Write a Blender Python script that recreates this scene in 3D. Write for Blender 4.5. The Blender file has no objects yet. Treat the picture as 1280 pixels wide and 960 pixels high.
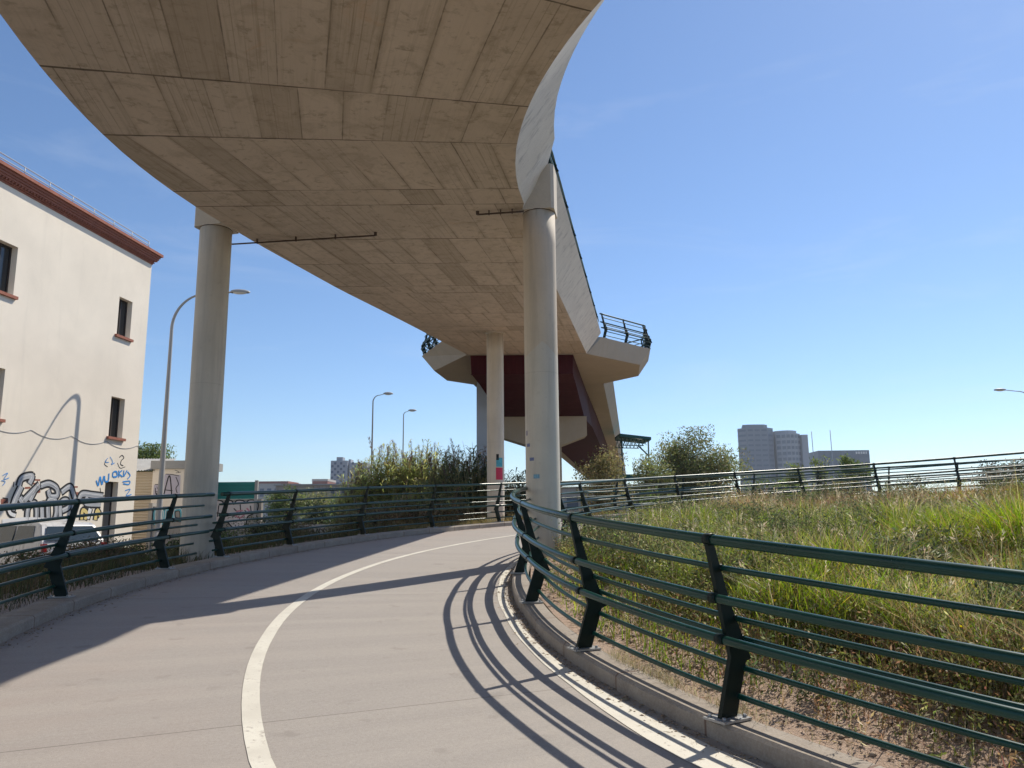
import bpy, math, random
import numpy as np
from math import sin, cos, tan, radians, degrees, pi, hypot, atan2, sqrt
from mathutils import Vector, Matrix

random.seed(7); rng = np.random.default_rng(11)
S = bpy.context.scene
COL = S.collection

# ------------------------------------------------------------------ camera, sky, sun, exposure
EZ = 1.58
cam = bpy.data.cameras.new('camera'); camo = bpy.data.objects.new('camera', cam); COL.objects.link(camo)
cam.sensor_width = 36.0; cam.lens = 961.0*36/1280; cam.clip_end = 6000; cam.clip_start = 0.05
PI_, RO_ = radians(9.8), radians(0.5)
fw = Vector((0, cos(PI_), sin(PI_))); rt = Vector((1, 0, 0)); upv = Vector((0, -sin(PI_), cos(PI_)))
rt2 = rt*cos(RO_) - upv*sin(RO_); up2 = upv*cos(RO_) + rt*sin(RO_)
m = Matrix((rt2, up2, -fw)).transposed().to_4x4(); m.translation = Vector((0, 0, EZ))
camo.matrix_world = m
S.camera = camo
SUN_EL, SUN_AZ = 48.5, 43.5          # azimuth measured from +Y towards +X
w = bpy.data.worlds.new('World'); S.world = w; w.use_nodes = True
nt = w.node_tree; bg = nt.nodes['Background']
sky = nt.nodes.new('ShaderNodeTexSky'); sky.sky_type = 'NISHITA'; sky.sun_disc = False
sky.sun_elevation = radians(SUN_EL); sky.sun_rotation = radians(SUN_AZ)
sky.air_density = 0.95; sky.dust_density = 0.15; sky.ozone_density = 5.5; sky.altitude = 0
tcw = nt.nodes.new('ShaderNodeTexCoord'); mpw = nt.nodes.new('ShaderNodeMapping'); mpw.inputs['Scale'].default_value = (1.6, 2.6, 9.0); mpw.inputs['Rotation'].default_value = (.15, .25, .4)
nzw = nt.nodes.new('ShaderNodeTexNoise'); nzw.inputs['Scale'].default_value = 1.7; nzw.inputs['Detail'].default_value = 7; nzw.inputs['Roughness'].default_value = .62; nzw.inputs['Distortion'].default_value = .6
rmw = nt.nodes.new('ShaderNodeValToRGB'); rmw.color_ramp.elements[0].position = .52; rmw.color_ramp.elements[0].color = (0, 0, 0, 1); rmw.color_ramp.elements[1].position = .80; rmw.color_ramp.elements[1].color = (.16, .16, .16, 1)
mxw = nt.nodes.new('ShaderNodeMix'); mxw.data_type = 'RGBA'; mxw.inputs[7].default_value = (5.6, 6.1, 6.8, 1)      # faint cirrus
nt.links.new(tcw.outputs['Generated'], mpw.inputs[0]); nt.links.new(mpw.outputs[0], nzw.inputs['Vector']); nt.links.new(nzw.outputs['Fac'], rmw.inputs[0])
nt.links.new(rmw.outputs[0], mxw.inputs[0]); nt.links.new(sky.outputs[0], mxw.inputs[6]); nt.links.new(mxw.outputs[2], bg.inputs[0]); bg.inputs[1].default_value = 0.145
sl = bpy.data.lights.new('sun', 'SUN'); sl.energy = 5.0; sl.angle = radians(0.53); sl.color = (1.0, 0.925, 0.80)
so = bpy.data.objects.new('sun', sl); COL.objects.link(so)
sd = Vector((sin(radians(SUN_AZ))*cos(radians(SUN_EL)), cos(radians(SUN_AZ))*cos(radians(SUN_EL)), sin(radians(SUN_EL))))
so.rotation_euler = sd.to_track_quat('Z', 'Y').to_euler(); so.location = sd*60
S.view_settings.view_transform = 'Standard'; S.view_settings.look = 'None'
S.view_settings.exposure = 0.0; S.view_settings.gamma = 1.0

# ------------------------------------------------------------------ helpers
def tag(o, label=None, cat=None, group=None, kind=None):
    if label: o['label'] = label
    if cat: o['category'] = cat
    if group: o['group'] = group
    if kind: o['kind'] = kind
    return o
def empty(name, loc, label=None, cat=None, group=None):
    o = bpy.data.objects.new(name, None); COL.objects.link(o); o.location = loc
    o.empty_display_size = 0.2
    return tag(o, label, cat, group)
def copy_tree(o, parent=None):
    c = o.copy(); COL.objects.link(c)
    if parent is not None: c.parent = parent
    for ch in list(o.children): copy_tree(ch, c)
    return c

class MB:
    """collects faces and links them as one mesh object"""
    def __init__(s): s.v = []; s.f = []; s.m = []; s.uv = []; s.smooth = []
    def face(s, pts, mi=0, uv=None, sm=False):
        i = len(s.v); s.v += [tuple(p) for p in pts]; s.f.append(tuple(range(i, i+len(pts))))
        s.m.append(mi); s.uv.append(uv); s.smooth.append(sm)
    def mesh(s, V, F, mi=0, sm=False):
        i = len(s.v); s.v += [tuple(p) for p in V]
        for f in F: s.f.append(tuple(i+k for k in f)); s.m.append(mi); s.uv.append(None); s.smooth.append(sm)
    def box(s, lo, hi, mi=0, M=None):
        x0, y0, z0 = lo; x1, y1, z1 = hi
        V = [(x0,y0,z0),(x1,y0,z0),(x1,y1,z0),(x0,y1,z0),(x0,y0,z1),(x1,y0,z1),(x1,y1,z1),(x0,y1,z1)]
        if M is not None: V = [M @ Vector(v) for v in V]
        s.mesh(V, [(0,3,2,1),(4,5,6,7),(0,1,5,4),(1,2,6,5),(2,3,7,6),(3,0,4,7)], mi)
    def prism(s, poly, z0, z1, mi=0, poly2=None):
        n = len(poly); p2 = poly2 or poly
        a = sum(poly[i][0]*poly[(i+1)%n][1]-poly[(i+1)%n][0]*poly[i][1] for i in range(n))
        if a < 0: poly = poly[::-1]; p2 = p2[::-1]
        V = [(x, y, z0) for x, y in poly]+[(x, y, z1) for x, y in p2]
        F = [tuple(range(n))[::-1], tuple(range(n, 2*n))]+[(i, (i+1)%n, n+(i+1)%n, n+i) for i in range(n)]
        s.mesh(V, F, mi)
    def tube(s, pts, r, n=10, mi=0, cap=True, rs=None):
        pts = [Vector(p) for p in pts]; N = len(pts); V = []; F = []
        up = None
        for i, p in enumerate(pts):
            t = (pts[min(i+1, N-1)]-pts[max(i-1, 0)]).normalized()
            if up is None:
                ref = Vector((0, 0, 1)) if abs(t.z) < .9 else Vector((1, 0, 0))
                a = t.cross(ref).normalized()
            else: a = (up - t*up.dot(t)).normalized()
            up = a; b = t.cross(a)
            rr = rs[i] if rs else r
            for k in range(n):
                g = 2*pi*k/n; V.append(p+a*(rr*cos(g))+b*(rr*sin(g)))
        for i in range(N-1):
            for k in range(n):
                k2 = (k+1) % n; F.append((i*n+k, i*n+k2, (i+1)*n+k2, (i+1)*n+k))
        s.mesh(V, F, mi, True)
        if cap:
            i0 = len(s.v)-N*n
            s.f.append(tuple(i0+k for k in range(n))[::-1]); s.m.append(mi); s.uv.append(None); s.smooth.append(False)
            s.f.append(tuple(i0+(N-1)*n+k for k in range(n))); s.m.append(mi); s.uv.append(None); s.smooth.append(False)
    def build(s, name, mats, parent=None, offset=None):
        me = bpy.data.meshes.new(name)
        V = s.v if offset is None else [(x-offset[0], y-offset[1], z-offset[2]) for x, y, z in s.v]
        me.from_pydata(V, [], s.f)
        if not isinstance(mats, (list, tuple)): mats = [mats]
        for mm in mats: me.materials.append(mm)
        me.polygons.foreach_set('material_index', s.m)
        me.polygons.foreach_set('use_smooth', s.smooth)
        if any(u is not None for u in s.uv):
            ul = me.uv_layers.new(name='UVMap').data
            k = 0
            for f, u in zip(s.f, s.uv):
                for j in range(len(f)):
                    if u is not None: ul[k].uv = u[j]
                    k += 1
        me.update(); me.validate()
        o = bpy.data.objects.new(name, me); COL.objects.link(o)
        if parent is not None:
            o.parent = parent
            if offset is None:
                o.matrix_parent_inverse = Matrix.Translation(-parent.location)
        elif offset is not None: o.location = offset
        return o

def soup(name, V, C, mat, parent=None):
    """V (n,4,3) quads, C (n,3) colours"""
    n = len(V); me = bpy.data.meshes.new(name)
    me.vertices.add(4*n); me.vertices.foreach_set('co', V.reshape(-1).astype(np.float32))
    me.loops.add(4*n); me.loops.foreach_set('vertex_index', np.arange(4*n, dtype=np.int32))
    me.polygons.add(n); me.polygons.foreach_set('loop_start', np.arange(0, 4*n, 4, dtype=np.int32))
    me.polygons.foreach_set('loop_total', np.full(n, 4, dtype=np.int32))
    me.update(calc_edges=True)
    at = me.color_attributes.new('col', 'FLOAT_COLOR', 'POINT')
    c4 = np.ones((n, 4, 4), np.float32); c4[:, :, :3] = C[:, None, :]
    at.data.foreach_set('color', c4.reshape(-1))
    me.materials.append(mat)
    o = bpy.data.objects.new(name, me); COL.objects.link(o)
    if parent is not None:
        o.parent = parent; o.matrix_parent_inverse = Matrix.Translation(-parent.location)
    return o
def leaves(P, L, W, D=None, spread=1.0):
    """rhombic leaves at P, length L, width W, mean direction D"""
    n = len(P); d = rng.normal(size=(n, 3))*spread
    if D is not None: d = d + D
    d /= np.linalg.norm(d, axis=1)[:, None]
    q = rng.normal(size=(n, 3)); q -= d*(q*d).sum(1)[:, None]; q /= np.linalg.norm(q, axis=1)[:, None]
    L = np.broadcast_to(L, n)[:, None]; W = np.broadcast_to(W, n)[:, None]
    mid = P + d*L*.45
    nn = np.cross(d, q)*W*.25
    return np.stack([P, mid+q*W*.5+nn, P+d*L, mid-q*W*.5+nn], 1)
def blades(P, H, W, lean, bend=0.5):
    """grass blades, two quads each"""
    n = len(P); a = rng.uniform(0, 2*pi, n); s = np.stack([np.cos(a), np.sin(a), 0*a], 1)
    b = rng.uniform(0, 2*pi, n); l = np.stack([np.cos(b), np.sin(b), 0*b], 1)*(np.abs(rng.normal(size=n))*lean)[:, None]
    H = np.broadcast_to(H, n)[:, None]; W = np.broadcast_to(W, n)[:, None]; up = np.array([0, 0, 1.])
    m1 = P+(up*.55+l*.3)*H; t = P+(up*(1-.25*bend)+l)*H
    q1 = np.stack([P-s*W*.5, P+s*W*.5, m1+s*W*.4, m1-s*W*.4], 1)
    q2 = np.stack([m1-s*W*.4, m1+s*W*.4, t+s*W*.06, t-s*W*.06], 1)
    return np.concatenate([q1, q2], 0)

# ------------------------------------------------------------------ materials
def newmat(name):
    mt = bpy.data.materials.new(name); mt.use_nodes = True
    t = mt.node_tree; b = t.nodes['Principled BSDF']
    return mt, t, b
def N(t, ty, **k):
    n = t.nodes.new(ty)
    for a, v in k.items():
        if a == 'ins':
            for i, x in v.items(): n.inputs[i].default_value = x
        else: setattr(n, a, v)
    return n
def ramp(t, fac, stops):
    r = t.nodes.new('ShaderNodeValToRGB'); e = r.color_ramp.elements
    while len(e) < len(stops): e.new(.5)
    for i, (p, c) in enumerate(stops):
        e[i].position = p; e[i].color = (*c, 1) if len(c) == 3 else c
    t.links.new(fac, r.inputs[0]); return r.outputs[0]
def noise(t, vec, scale, detail=5, rough=.6, dist=0):
    n = N(t, 'ShaderNodeTexNoise'); n.inputs['Scale'].default_value = scale; n.inputs['Detail'].default_value = detail
    n.inputs['Roughness'].default_value = rough; n.inputs['Distortion'].default_value = dist
    if vec is not None: t.links.new(vec, n.inputs['Vector'])
    return n.outputs['Fac']
def mix(t, f, a, b, bt='MIX'):
    n = t.nodes.new('ShaderNodeMix'); n.data_type = 'RGBA'; n.blend_type = bt
    for s, v in ((n.inputs[0], f), (n.inputs[6], a), (n.inputs[7], b)):
        if isinstance(v, (int, float)): s.default_value = v
        elif isinstance(v, tuple): s.default_value = (*v, 1)
        else: t.links.new(v, s)
    return n.outputs[2]
def mth(t, op, a, b=None, c=None):
    n = t.nodes.new('ShaderNodeMath'); n.operation = op
    for i, v in enumerate((a, b, c)):
        if v is None: continue
        if isinstance(v, (int, float)): n.inputs[i].default_value = v
        else: t.links.new(v, n.inputs[i])
    return n.outputs[0]
def coord(t, which='Object', scale=None):
    c = t.nodes.new('ShaderNodeTexCoord').outputs[which]
    if scale:
        mp = N(t, 'ShaderNodeMapping'); mp.inputs['Scale'].default_value = scale; t.links.new(c, mp.inputs[0]); c = mp.outputs[0]
    return c
def bump(t, b, h, strength, dist=.01):
    n = N(t, 'ShaderNodeBump'); n.inputs['Strength'].default_value = strength; n.inputs['Distance'].default_value = dist
    t.links.new(h, n.inputs['Height']); t.links.new(n.outputs[0], b.inputs['Normal'])
def pm(name, col, rough=.8, var=.12, scale=3, fine=40, bmp=.2, metal=0, spec=.3, stain=None, coat=0):
    mt, t, b = newmat(name)
    c = coord(t)
    n1 = noise(t, c, scale, 6, .6, .3); n2 = noise(t, c, fine, 4)
    d = tuple(x*(1-var) for x in col); l = tuple(min(1, x*(1+var)) for x in col)
    o = ramp(t, n1, [(.3, d), (.7, l)])
    o = mix(t, .35, o, ramp(t, n2, [(.3, tuple(x*(1-var) for x in col)), (.7, tuple(min(1, x*(1+var)) for x in col))]))
    if stain:
        sc = coord(t, 'Object', (2.5, 2.5, .25)); n3 = noise(t, sc, 2.0, 6, .65)
        o = mix(t, ramp(t, n3, [(.52, (0,0,0)), (.75, (1,1,1))]), o, stain)
    t.links.new(o, b.inputs['Base Color']); b.inputs['Roughness'].default_value = rough
    b.inputs['Metallic'].default_value = metal; b.inputs['Specular IOR Level'].default_value = spec
    b.inputs['Coat Weight'].default_value = coat; b.inputs['Coat Roughness'].default_value = .15
    if bmp: bump(t, b, n2, bmp, .01)
    return mt
def foliage(name, trans=.5):
    mt, t, b = newmat(name); t.nodes.remove(b)
    a = N(t, 'ShaderNodeAttribute', attribute_name='col')
    d = N(t, 'ShaderNodeBsdfDiffuse'); tr = N(t, 'ShaderNodeBsdfTranslucent'); g = N(t, 'ShaderNodeBsdfGlossy')
    g.inputs['Roughness'].default_value = .45; g.inputs[0].default_value = (.6, .6, .55, 1)
    t.links.new(a.outputs['Color'], d.inputs[0])
    hs = N(t, 'ShaderNodeHueSaturation'); hs.inputs['Saturation'].default_value = 1.1; hs.inputs['Value'].default_value = 1.25
    t.links.new(a.outputs['Color'], hs.inputs['Color']); t.links.new(hs.outputs[0], tr.inputs[0])
    m1 = N(t, 'ShaderNodeMixShader'); m1.inputs[0].default_value = trans
    t.links.new(d.outputs[0], m1.inputs[1]); t.links.new(tr.outputs[0], m1.inputs[2])
    m2 = N(t, 'ShaderNodeMixShader'); m2.inputs[0].default_value = .05
    t.links.new(m1.outputs[0], m2.inputs[1]); t.links.new(g.outputs[0], m2.inputs[2])
    t.links.new(m2.outputs[0], t.nodes['Material Output'].inputs[0])
    return mt

def soffit_mat():
    """board-marked concrete: UV.x across in metres, UV.y = 10*bay + metres along"""
    mt, t, b = newmat('board_marked_concrete')
    uv = coord(t, 'UV'); sp = N(t, 'ShaderNodeSeparateXYZ'); t.links.new(uv, sp.inputs[0])
    u, v = sp.outputs[0], sp.outputs[1]
    bay = mth(t, 'FLOOR', mth(t, 'DIVIDE', v, 10.0)); loc = mth(t, 'SUBTRACT', v, mth(t, 'MULTIPLY', bay, 10.0))
    uu = mth(t, 'ADD', mth(t, 'DIVIDE', u, 0.55), mth(t, 'MULTIPLY', bay, 0.37))
    fl = mth(t, 'FLOOR', uu); fr = mth(t, 'SUBTRACT', uu, fl)
    edge = mth(t, 'MULTIPLY', mth(t, 'MINIMUM', fr, mth(t, 'SUBTRACT', 1.0, fr)), .55)
    obj = coord(t)
    wob = noise(t, obj, 7, 3)
    eN = mth(t, 'ADD', edge, mth(t, 'MULTIPLY', mth(t, 'SUBTRACT', wob, .5), .02))
    cb = N(t, 'ShaderNodeCombineXYZ'); t.links.new(fl, cb.inputs[0]); t.links.new(bay, cb.inputs[1])
    wn = N(t, 'ShaderNodeTexWhiteNoise'); t.links.new(cb.outputs[0], wn.inputs[0])
    # long grain inside every board
    st = N(t, 'ShaderNodeCombineXYZ'); t.links.new(mth(t, 'MULTIPLY', u, 14.0), st.inputs[0])
    t.links.new(mth(t, 'MULTIPLY', v, .45), st.inputs[1]); t.links.new(mth(t, 'MULTIPLY', wn.outputs[0], 30.0), st.inputs[2])
    grain = noise(t, st.outputs[0], 1.0, 6, .7)
    big = noise(t, obj, .55, 5, .6, .5); sm = noise(t, obj, 5.5, 5, .7, .2)
    base = ramp(t, grain, [(.25, (.50, .415, .33)), (.75, (.68, .575, .465))])
    base = mix(t, .45, base, ramp(t, big, [(.3, (.46, .385, .30)), (.7, (.70, .595, .48))]))
    tint = ramp(t, wn.outputs[0], [(0, (.80, .79, .77)), (.09, (.86, .85, .83)), (.14, (.97, .97, .97)), (1, (1.04, 1.03, 1.02))])
    base = mix(t, 1.0, base, tint, 'MULTIPLY')
    # darker boards only carry their grain strongly
    dk = mth(t, 'MULTIPLY', ramp(t, grain, [(.5, (0,0,0)), (.68, (1,1,1))]), ramp(t, wn.outputs[0], [(.0, (.85,.85,.85)), (.35, (.6,.6,.6)), (1, (.22,.22,.22))]))
    base = mix(t, dk, base, (.33, .265, .19))
    spots = ramp(t, sm, [(.56, (0,0,0)), (.66, (1,1,1))])
    base = mix(t, mth(t, 'MULTIPLY', spots, .55), base, (.29, .235, .165))
    blot = noise(t, obj, 2.1, 6, .72, .8)
    base = mix(t, mth(t, 'MULTIPLY', ramp(t, blot, [(.50, (0,0,0)), (.66, (1,1,1))]), .5), base, (.34, .275, .20))
    cv = N(t, 'ShaderNodeCombineXYZ'); t.links.new(mth(t, 'MULTIPLY', u, 1.2), cv.inputs[0]); t.links.new(mth(t, 'MULTIPLY', v, 9.0), cv.inputs[1])
    cross = noise(t, cv.outputs[0], 1.0, 4, .7)
    base = mix(t, mth(t, 'MULTIPLY', mth(t, 'MULTIPLY', ramp(t, cross, [(.62, (0,0,0)), (.68, (1,1,1))]), ramp(t, wob, [(.45, (0,0,0)), (.55, (1,1,1))])), .5), base, (.26, .205, .145))
    edgeb = N(t, 'ShaderNodeMapRange'); edgeb.inputs['From Min'].default_value = .07; edgeb.inputs['From Max'].default_value = .0; t.links.new(eN, edgeb.inputs[0])
    base = mix(t, mth(t, 'MULTIPLY', mth(t, 'MULTIPLY', edgeb.outputs[0], ramp(t, big, [(.42, (0,0,0)), (.6, (1,1,1))])), .55), base, (.30, .24, .165))
    ru = noise(t, obj, 1.1, 4, .6, 1.0)
    base = mix(t, mth(t, 'MULTIPLY', ramp(t, ru, [(.66, (0,0,0)), (.74, (1,1,1))]), .28), base, (.52, .30, .15))
    lw = noise(t, obj, 1.7, 3)
    line = mth(t, 'MULTIPLY', mth(t, 'LESS_THAN', eN, mth(t, 'MULTIPLY', lw, .014)), ramp(t, noise(t, obj, .9, 3), [(.38, (.15, .15, .15)), (.62, (1, 1, 1))]))
    l2 = mth(t, 'LESS_THAN', loc, mth(t, 'ADD', .004, mth(t, 'MULTIPLY', lw, .055)))
    l2 = mth(t, 'MULTIPLY', l2, ramp(t, noise(t, obj, .7, 3), [(.35, (.35, .35, .35)), (.6, (1, 1, 1))]))
    fr5 = mth(t, 'FRACT', mth(t, 'MULTIPLY', uu, 5.0)); lath = mth(t, 'MULTIPLY', mth(t, 'LESS_THAN', fr5, .10), mth(t, 'MULTIPLY', ramp(t, wn.outputs[0], [(.35, (1,1,1)), (.5, (0,0,0))]), ramp(t, noise(t, st.outputs[0], .6, 3), [(.42, (0,0,0)), (.55, (1,1,1))])))
    base = mix(t, mth(t, 'MULTIPLY', lath, .45), base, (.27, .215, .15))
    ln = mth(t, 'MAXIMUM', mth(t, 'MULTIPLY', line, .6), mth(t, 'MULTIPLY', l2, .85))
    base = mix(t, ln, base, (.085, .065, .045))
    t.links.new(base, b.inputs['Base Color']); b.inputs['Roughness'].default_value = .82; b.inputs['Specular IOR Level'].default_value = .25
    h = mth(t, 'ADD', mth(t, 'MULTIPLY', grain, .3), mth(t, 'SUBTRACT', mth(t, 'MULTIPLY', wn.outputs[0], .8), ln))
    bump(t, b, h, .5, .006)
    return mt
def path_mat():
    """brushed concrete path: UV.x = radius, UV.y = metres along"""
    mt, t, b = newmat('path_concrete')
    uv = coord(t, 'UV'); sp = N(t, 'ShaderNodeSeparateXYZ'); t.links.new(uv, sp.inputs[0]); u, v = sp.outputs[0], sp.outputs[1]
    obj = coord(t)
    big = noise(t, obj, .35, 5, .6, .4); med = noise(t, obj, 2.2, 6, .65); fine = noise(t, obj, 160, 3, .7)
    cb = N(t, 'ShaderNodeCombineXYZ'); t.links.new(mth(t, 'MULTIPLY', u, .18), cb.inputs[0]); t.links.new(mth(t, 'MULTIPLY', v, 3.1), cb.inputs[1])
    band = noise(t, cb.outputs[0], 1.0, 3, .55)
    base = ramp(t, big, [(.3, (.315, .295, .275)), (.7, (.385, .352, .322))])
    base = mix(t, .6, base, ramp(t, med, [(.25, (.30, .275, .25)), (.75, (.42, .38, .345))]))
    base = mix(t, .55, base, ramp(t, band, [(.38, (.245, .235, .228)), (.62, (.42, .385, .352))]))
    base = mix(t, .3, base, ramp(t, fine, [(.3, (.22, .2, .18)), (.7, (.50, .45, .40))]))
    gr = noise(t, obj, 45, 4, .75)
    base = mix(t, .38, base, ramp(t, gr, [(.3, (.23, .205, .185)), (.7, (.47, .425, .385))]))
    ag = noise(t, obj, 330, 2, .5)
    base = mix(t, .30, base, ramp(t, ag, [(.35, (.16, .145, .13)), (.5, (.36, .325, .295)), (.65, (.62, .57, .52))]))
    ty = noise(t, cb.outputs[0], 5.0, 4, .65, .6)
    base = mix(t, mth(t, 'MULTIPLY', ramp(t, ty, [(.55, (0,0,0)), (.75, (1,1,1))]), .20), base, (.22, .20, .185))
    wr = N(t, 'ShaderNodeTexVoronoi', feature='DISTANCE_TO_EDGE'); wr.inputs['Scale'].default_value = .33
    wv = N(t, 'ShaderNodeVectorMath', operation='ADD'); nz_ = N(t, 'ShaderNodeTexNoise'); nz_.inputs['Scale'].default_value = 1.4; nz_.inputs['Detail'].default_value = 6; t.links.new(obj, nz_.inputs['Vector'])
    t.links.new(obj, wv.inputs[0]); t.links.new(nz_.outputs['Color'], wv.inputs[1]); t.links.new(wv.outputs[0], wr.inputs['Vector'])
    crk = mth(t, 'MULTIPLY', mth(t, 'LESS_THAN', wr.outputs['Distance'], .0028), ramp(t, big, [(.5, (0,0,0)), (.56, (1,1,1))]))
    base = mix(t, mth(t, 'MULTIPLY', crk, .0), base, (.13, .115, .10))
    # reddish wear on the outer side
    red = noise(t, obj, .8, 4, .6, .4)
    side = N(t, 'ShaderNodeMapRange'); side.inputs['From Min'].default_value = 13.5; side.inputs['From Max'].default_value = 16.2; t.links.new(u, side.inputs[0])
    base = mix(t, mth(t, 'MULTIPLY', mth(t, 'MULTIPLY', ramp(t, red, [(.35, (0,0,0)), (.62, (1,1,1))]), side.outputs[0]), .30), base, (.41, .29, .235))
    # dark gutter along the inner kerb and small oil spots
    sp2 = noise(t, obj, 3.3, 4, .5)
    base = mix(t, mth(t, 'MULTIPLY', ramp(t, sp2, [(.64, (0,0,0)), (.72, (1,1,1))]), .28), base, (.16, .14, .125))
    # sawn joints every 5.2 m
    jv = mth(t, 'FRACT', mth(t, 'DIVIDE', mth(t, 'ADD', v, .95), 5.0))
    jl = mth(t, 'LESS_THAN', jv, .0022)
    base = mix(t, mth(t, 'MULTIPLY', jl, .6), base, (.09, .075, .065))
    t.links.new(base, b.inputs['Base Color']); b.inputs['Roughness'].default_value = .78; b.inputs['Specular IOR Level'].default_value = .35
    bump(t, b, mth(t, 'ADD', fine, mth(t, 'MULTIPLY', med, .5)), .35, .004)
    return mt
def worn_paint(name='worn_white_paint'):
    mt, t, b = newmat(name); obj = coord(t)
    n1 = noise(t, obj, 22, 6, .75, .3); n2 = noise(t, obj, 2.5, 4, .6); n3 = noise(t, obj, 150, 3)
    base = ramp(t, n2, [(.3, (.60, .565, .49)), (.7, (.74, .71, .62))])
    base = mix(t, ramp(t, mth(t, 'ADD', n1, mth(t, 'MULTIPLY', n2, .25)), [(.70, (0,0,0)), (.80, (.8,.8,.8))]), base, (.36, .31, .27))
    base = mix(t, mth(t, 'MULTIPLY', ramp(t, n3, [(.55, (0,0,0)), (.7, (1,1,1))]), .3), base, (.40, .36, .31))
    t.links.new(base, b.inputs['Base Color']); b.inputs['Roughness'].default_value = .7
    bump(t, b, n3, .2, .002); return mt
def kerb_mat():
    mt, t, b = newmat('kerb_stone')
    uv = coord(t, 'UV'); sp = N(t, 'ShaderNodeSeparateXYZ'); t.links.new(uv, sp.inputs[0]); v = sp.outputs[1]
    obj = coord(t); n1 = noise(t, obj, 4, 6, .7); n2 = noise(t, obj, 60, 4, .7)
    fl = mth(t, 'FLOOR', v); wn = N(t, 'ShaderNodeTexWhiteNoise', noise_dimensions='1D'); t.links.new(fl, wn.inputs[1])
    base = ramp(t, n1, [(.25, (.17, .125, .09)), (.5, (.30, .24, .185)), (.8, (.50, .44, .36))])
    base = mix(t, .4, base, ramp(t, wn.outputs[0], [(0, (.23, .185, .145)), (1, (.37, .315, .255))]))
    base = mix(t, .3, base, ramp(t, n2, [(.3, (.22, .2, .18)), (.7, (.6, .56, .5))]))
    fr = mth(t, 'FRACT', v); j = mth(t, 'LESS_THAN', fr, .018)
    base = mix(t, mth(t, 'MULTIPLY', j, .85), base, (.17, .10, .07))
    t.links.new(base, b.inputs['Base Color']); b.inputs['Roughness'].default_value = .85
    bump(t, b, mth(t, 'SUBTRACT', n2, mth(t, 'MULTIPLY', j, 2.0)), .5, .006); return mt
def soil_mat():
    mt, t, b = newmat('soil_ground'); obj = coord(t)
    n1 = noise(t, obj, .9, 6, .65, .3); n2 = noise(t, obj, 14, 6, .75); n3 = noise(t, obj, 70, 4, .7)
    base = ramp(t, n1, [(.3, (.52, .37, .28)), (.5, (.63, .47, .37)), (.7, (.70, .56, .46))])
    base = mix(t, .5, base, ramp(t, n2, [(.3, (.38, .26, .19)), (.6, (.66, .51, .40)), (.8, (.76, .65, .55))]))
    base = mix(t, .35, base, ramp(t, n3, [(.3, (.15, .10, .07)), (.7, (.6, .46, .35))]))
    t.links.new(base, b.inputs['Base Color']); b.inputs['Roughness'].default_value = .95; b.inputs['Specular IOR Level'].default_value = .1
    bump(t, b, mth(t, 'ADD', n2, n3), .9, .02); return mt
def column_mat(zline=None, top=(.50, .435, .345), bot=(.52, .49, .425)):
    mt, t, b = newmat('column_concrete'); obj = coord(t)
    sc = coord(t, 'Object', (3, 3, .22)); n1 = noise(t, sc, 1.5, 6, .65); n2 = noise(t, obj, 45, 4, .6); n3 = noise(t, obj, 1.2, 5, .6)
    sp = N(t, 'ShaderNodeSeparateXYZ'); t.links.new(obj, sp.inputs[0])
    if zline is not None:
        an = mth(t, 'ABSOLUTE', mth(t, 'SUBTRACT', sp.outputs[0], .53))
        zz = mth(t, 'ADD', sp.outputs[2], mth(t, 'ADD', mth(t, 'MULTIPLY', an, .9), mth(t, 'MULTIPLY', noise(t, obj, 6, 2), .05)))
        f = mth(t, 'GREATER_THAN', zz, zline)
        base = mix(t, f, bot, top)
    else: base = mix(t, 0.0, bot, top)
    dk = ramp(t, n1, [(.35, (.86, .86, .86)), (.5, (1, 1, 1)), (.72, (1.05, 1.04, 1.02))])
    base = mix(t, 1.0, base, dk, 'MULTIPLY')
    base = mix(t, 1.0, base, ramp(t, n3, [(.3, (.90, .90, .90)), (.7, (1.04, 1.04, 1.04))]), 'MULTIPLY')
    # brown run-off streaks below the head
    st = ramp(t, n1, [(.60, (0,0,0)), (.72, (1,1,1))])
    mr = N(t, 'ShaderNodeMapRange'); mr.inputs['From Min'].default_value = 5.2; mr.inputs['From Max'].default_value = 7.2; t.links.new(sp.outputs[2], mr.inputs[0])
    base = mix(t, mth(t, 'MULTIPLY', mth(t, 'MULTIPLY', st, mr.outputs[0]), .55), base, (.26, .19, .11))
    gm = N(t, 'ShaderNodeMapRange'); gm.inputs['From Min'].default_value = 2.3; gm.inputs['From Max'].default_value = .8; t.links.new(mth(t, 'ADD', sp.outputs[2], mth(t, 'MULTIPLY', noise(t, obj, 5, 5, .7), 1.2)), gm.inputs[0])
    base = mix(t, mth(t, 'MULTIPLY', gm.outputs[0], .40), base, (.33, .25, .18))
    sc2 = ramp(t, noise(t, obj, 9, 5, .7), [(.60, (0,0,0)), (.66, (1,1,1))]); base = mix(t, mth(t, 'MULTIPLY', sc2, .14), base, (.30, .27, .22))
    pits = ramp(t, noise(t, obj, 55, 2), [(.70, (0,0,0)), (.74, (1,1,1))]); base = mix(t, mth(t, 'MULTIPLY', pits, .4), base, (.24, .21, .17))
    sm_ = mth(t, 'LESS_THAN', mth(t, 'ABSOLUTE', mth(t, 'SUBTRACT', sp.outputs[2], 4.05)), .005); base = mix(t, mth(t, 'MULTIPLY', sm_, .25), base, (.28, .24, .19))
    t.links.new(base, b.inputs['Base Color']); b.inputs['Roughness'].default_value = .75
    bump(t, b, n2, .15, .004); return mt
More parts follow.
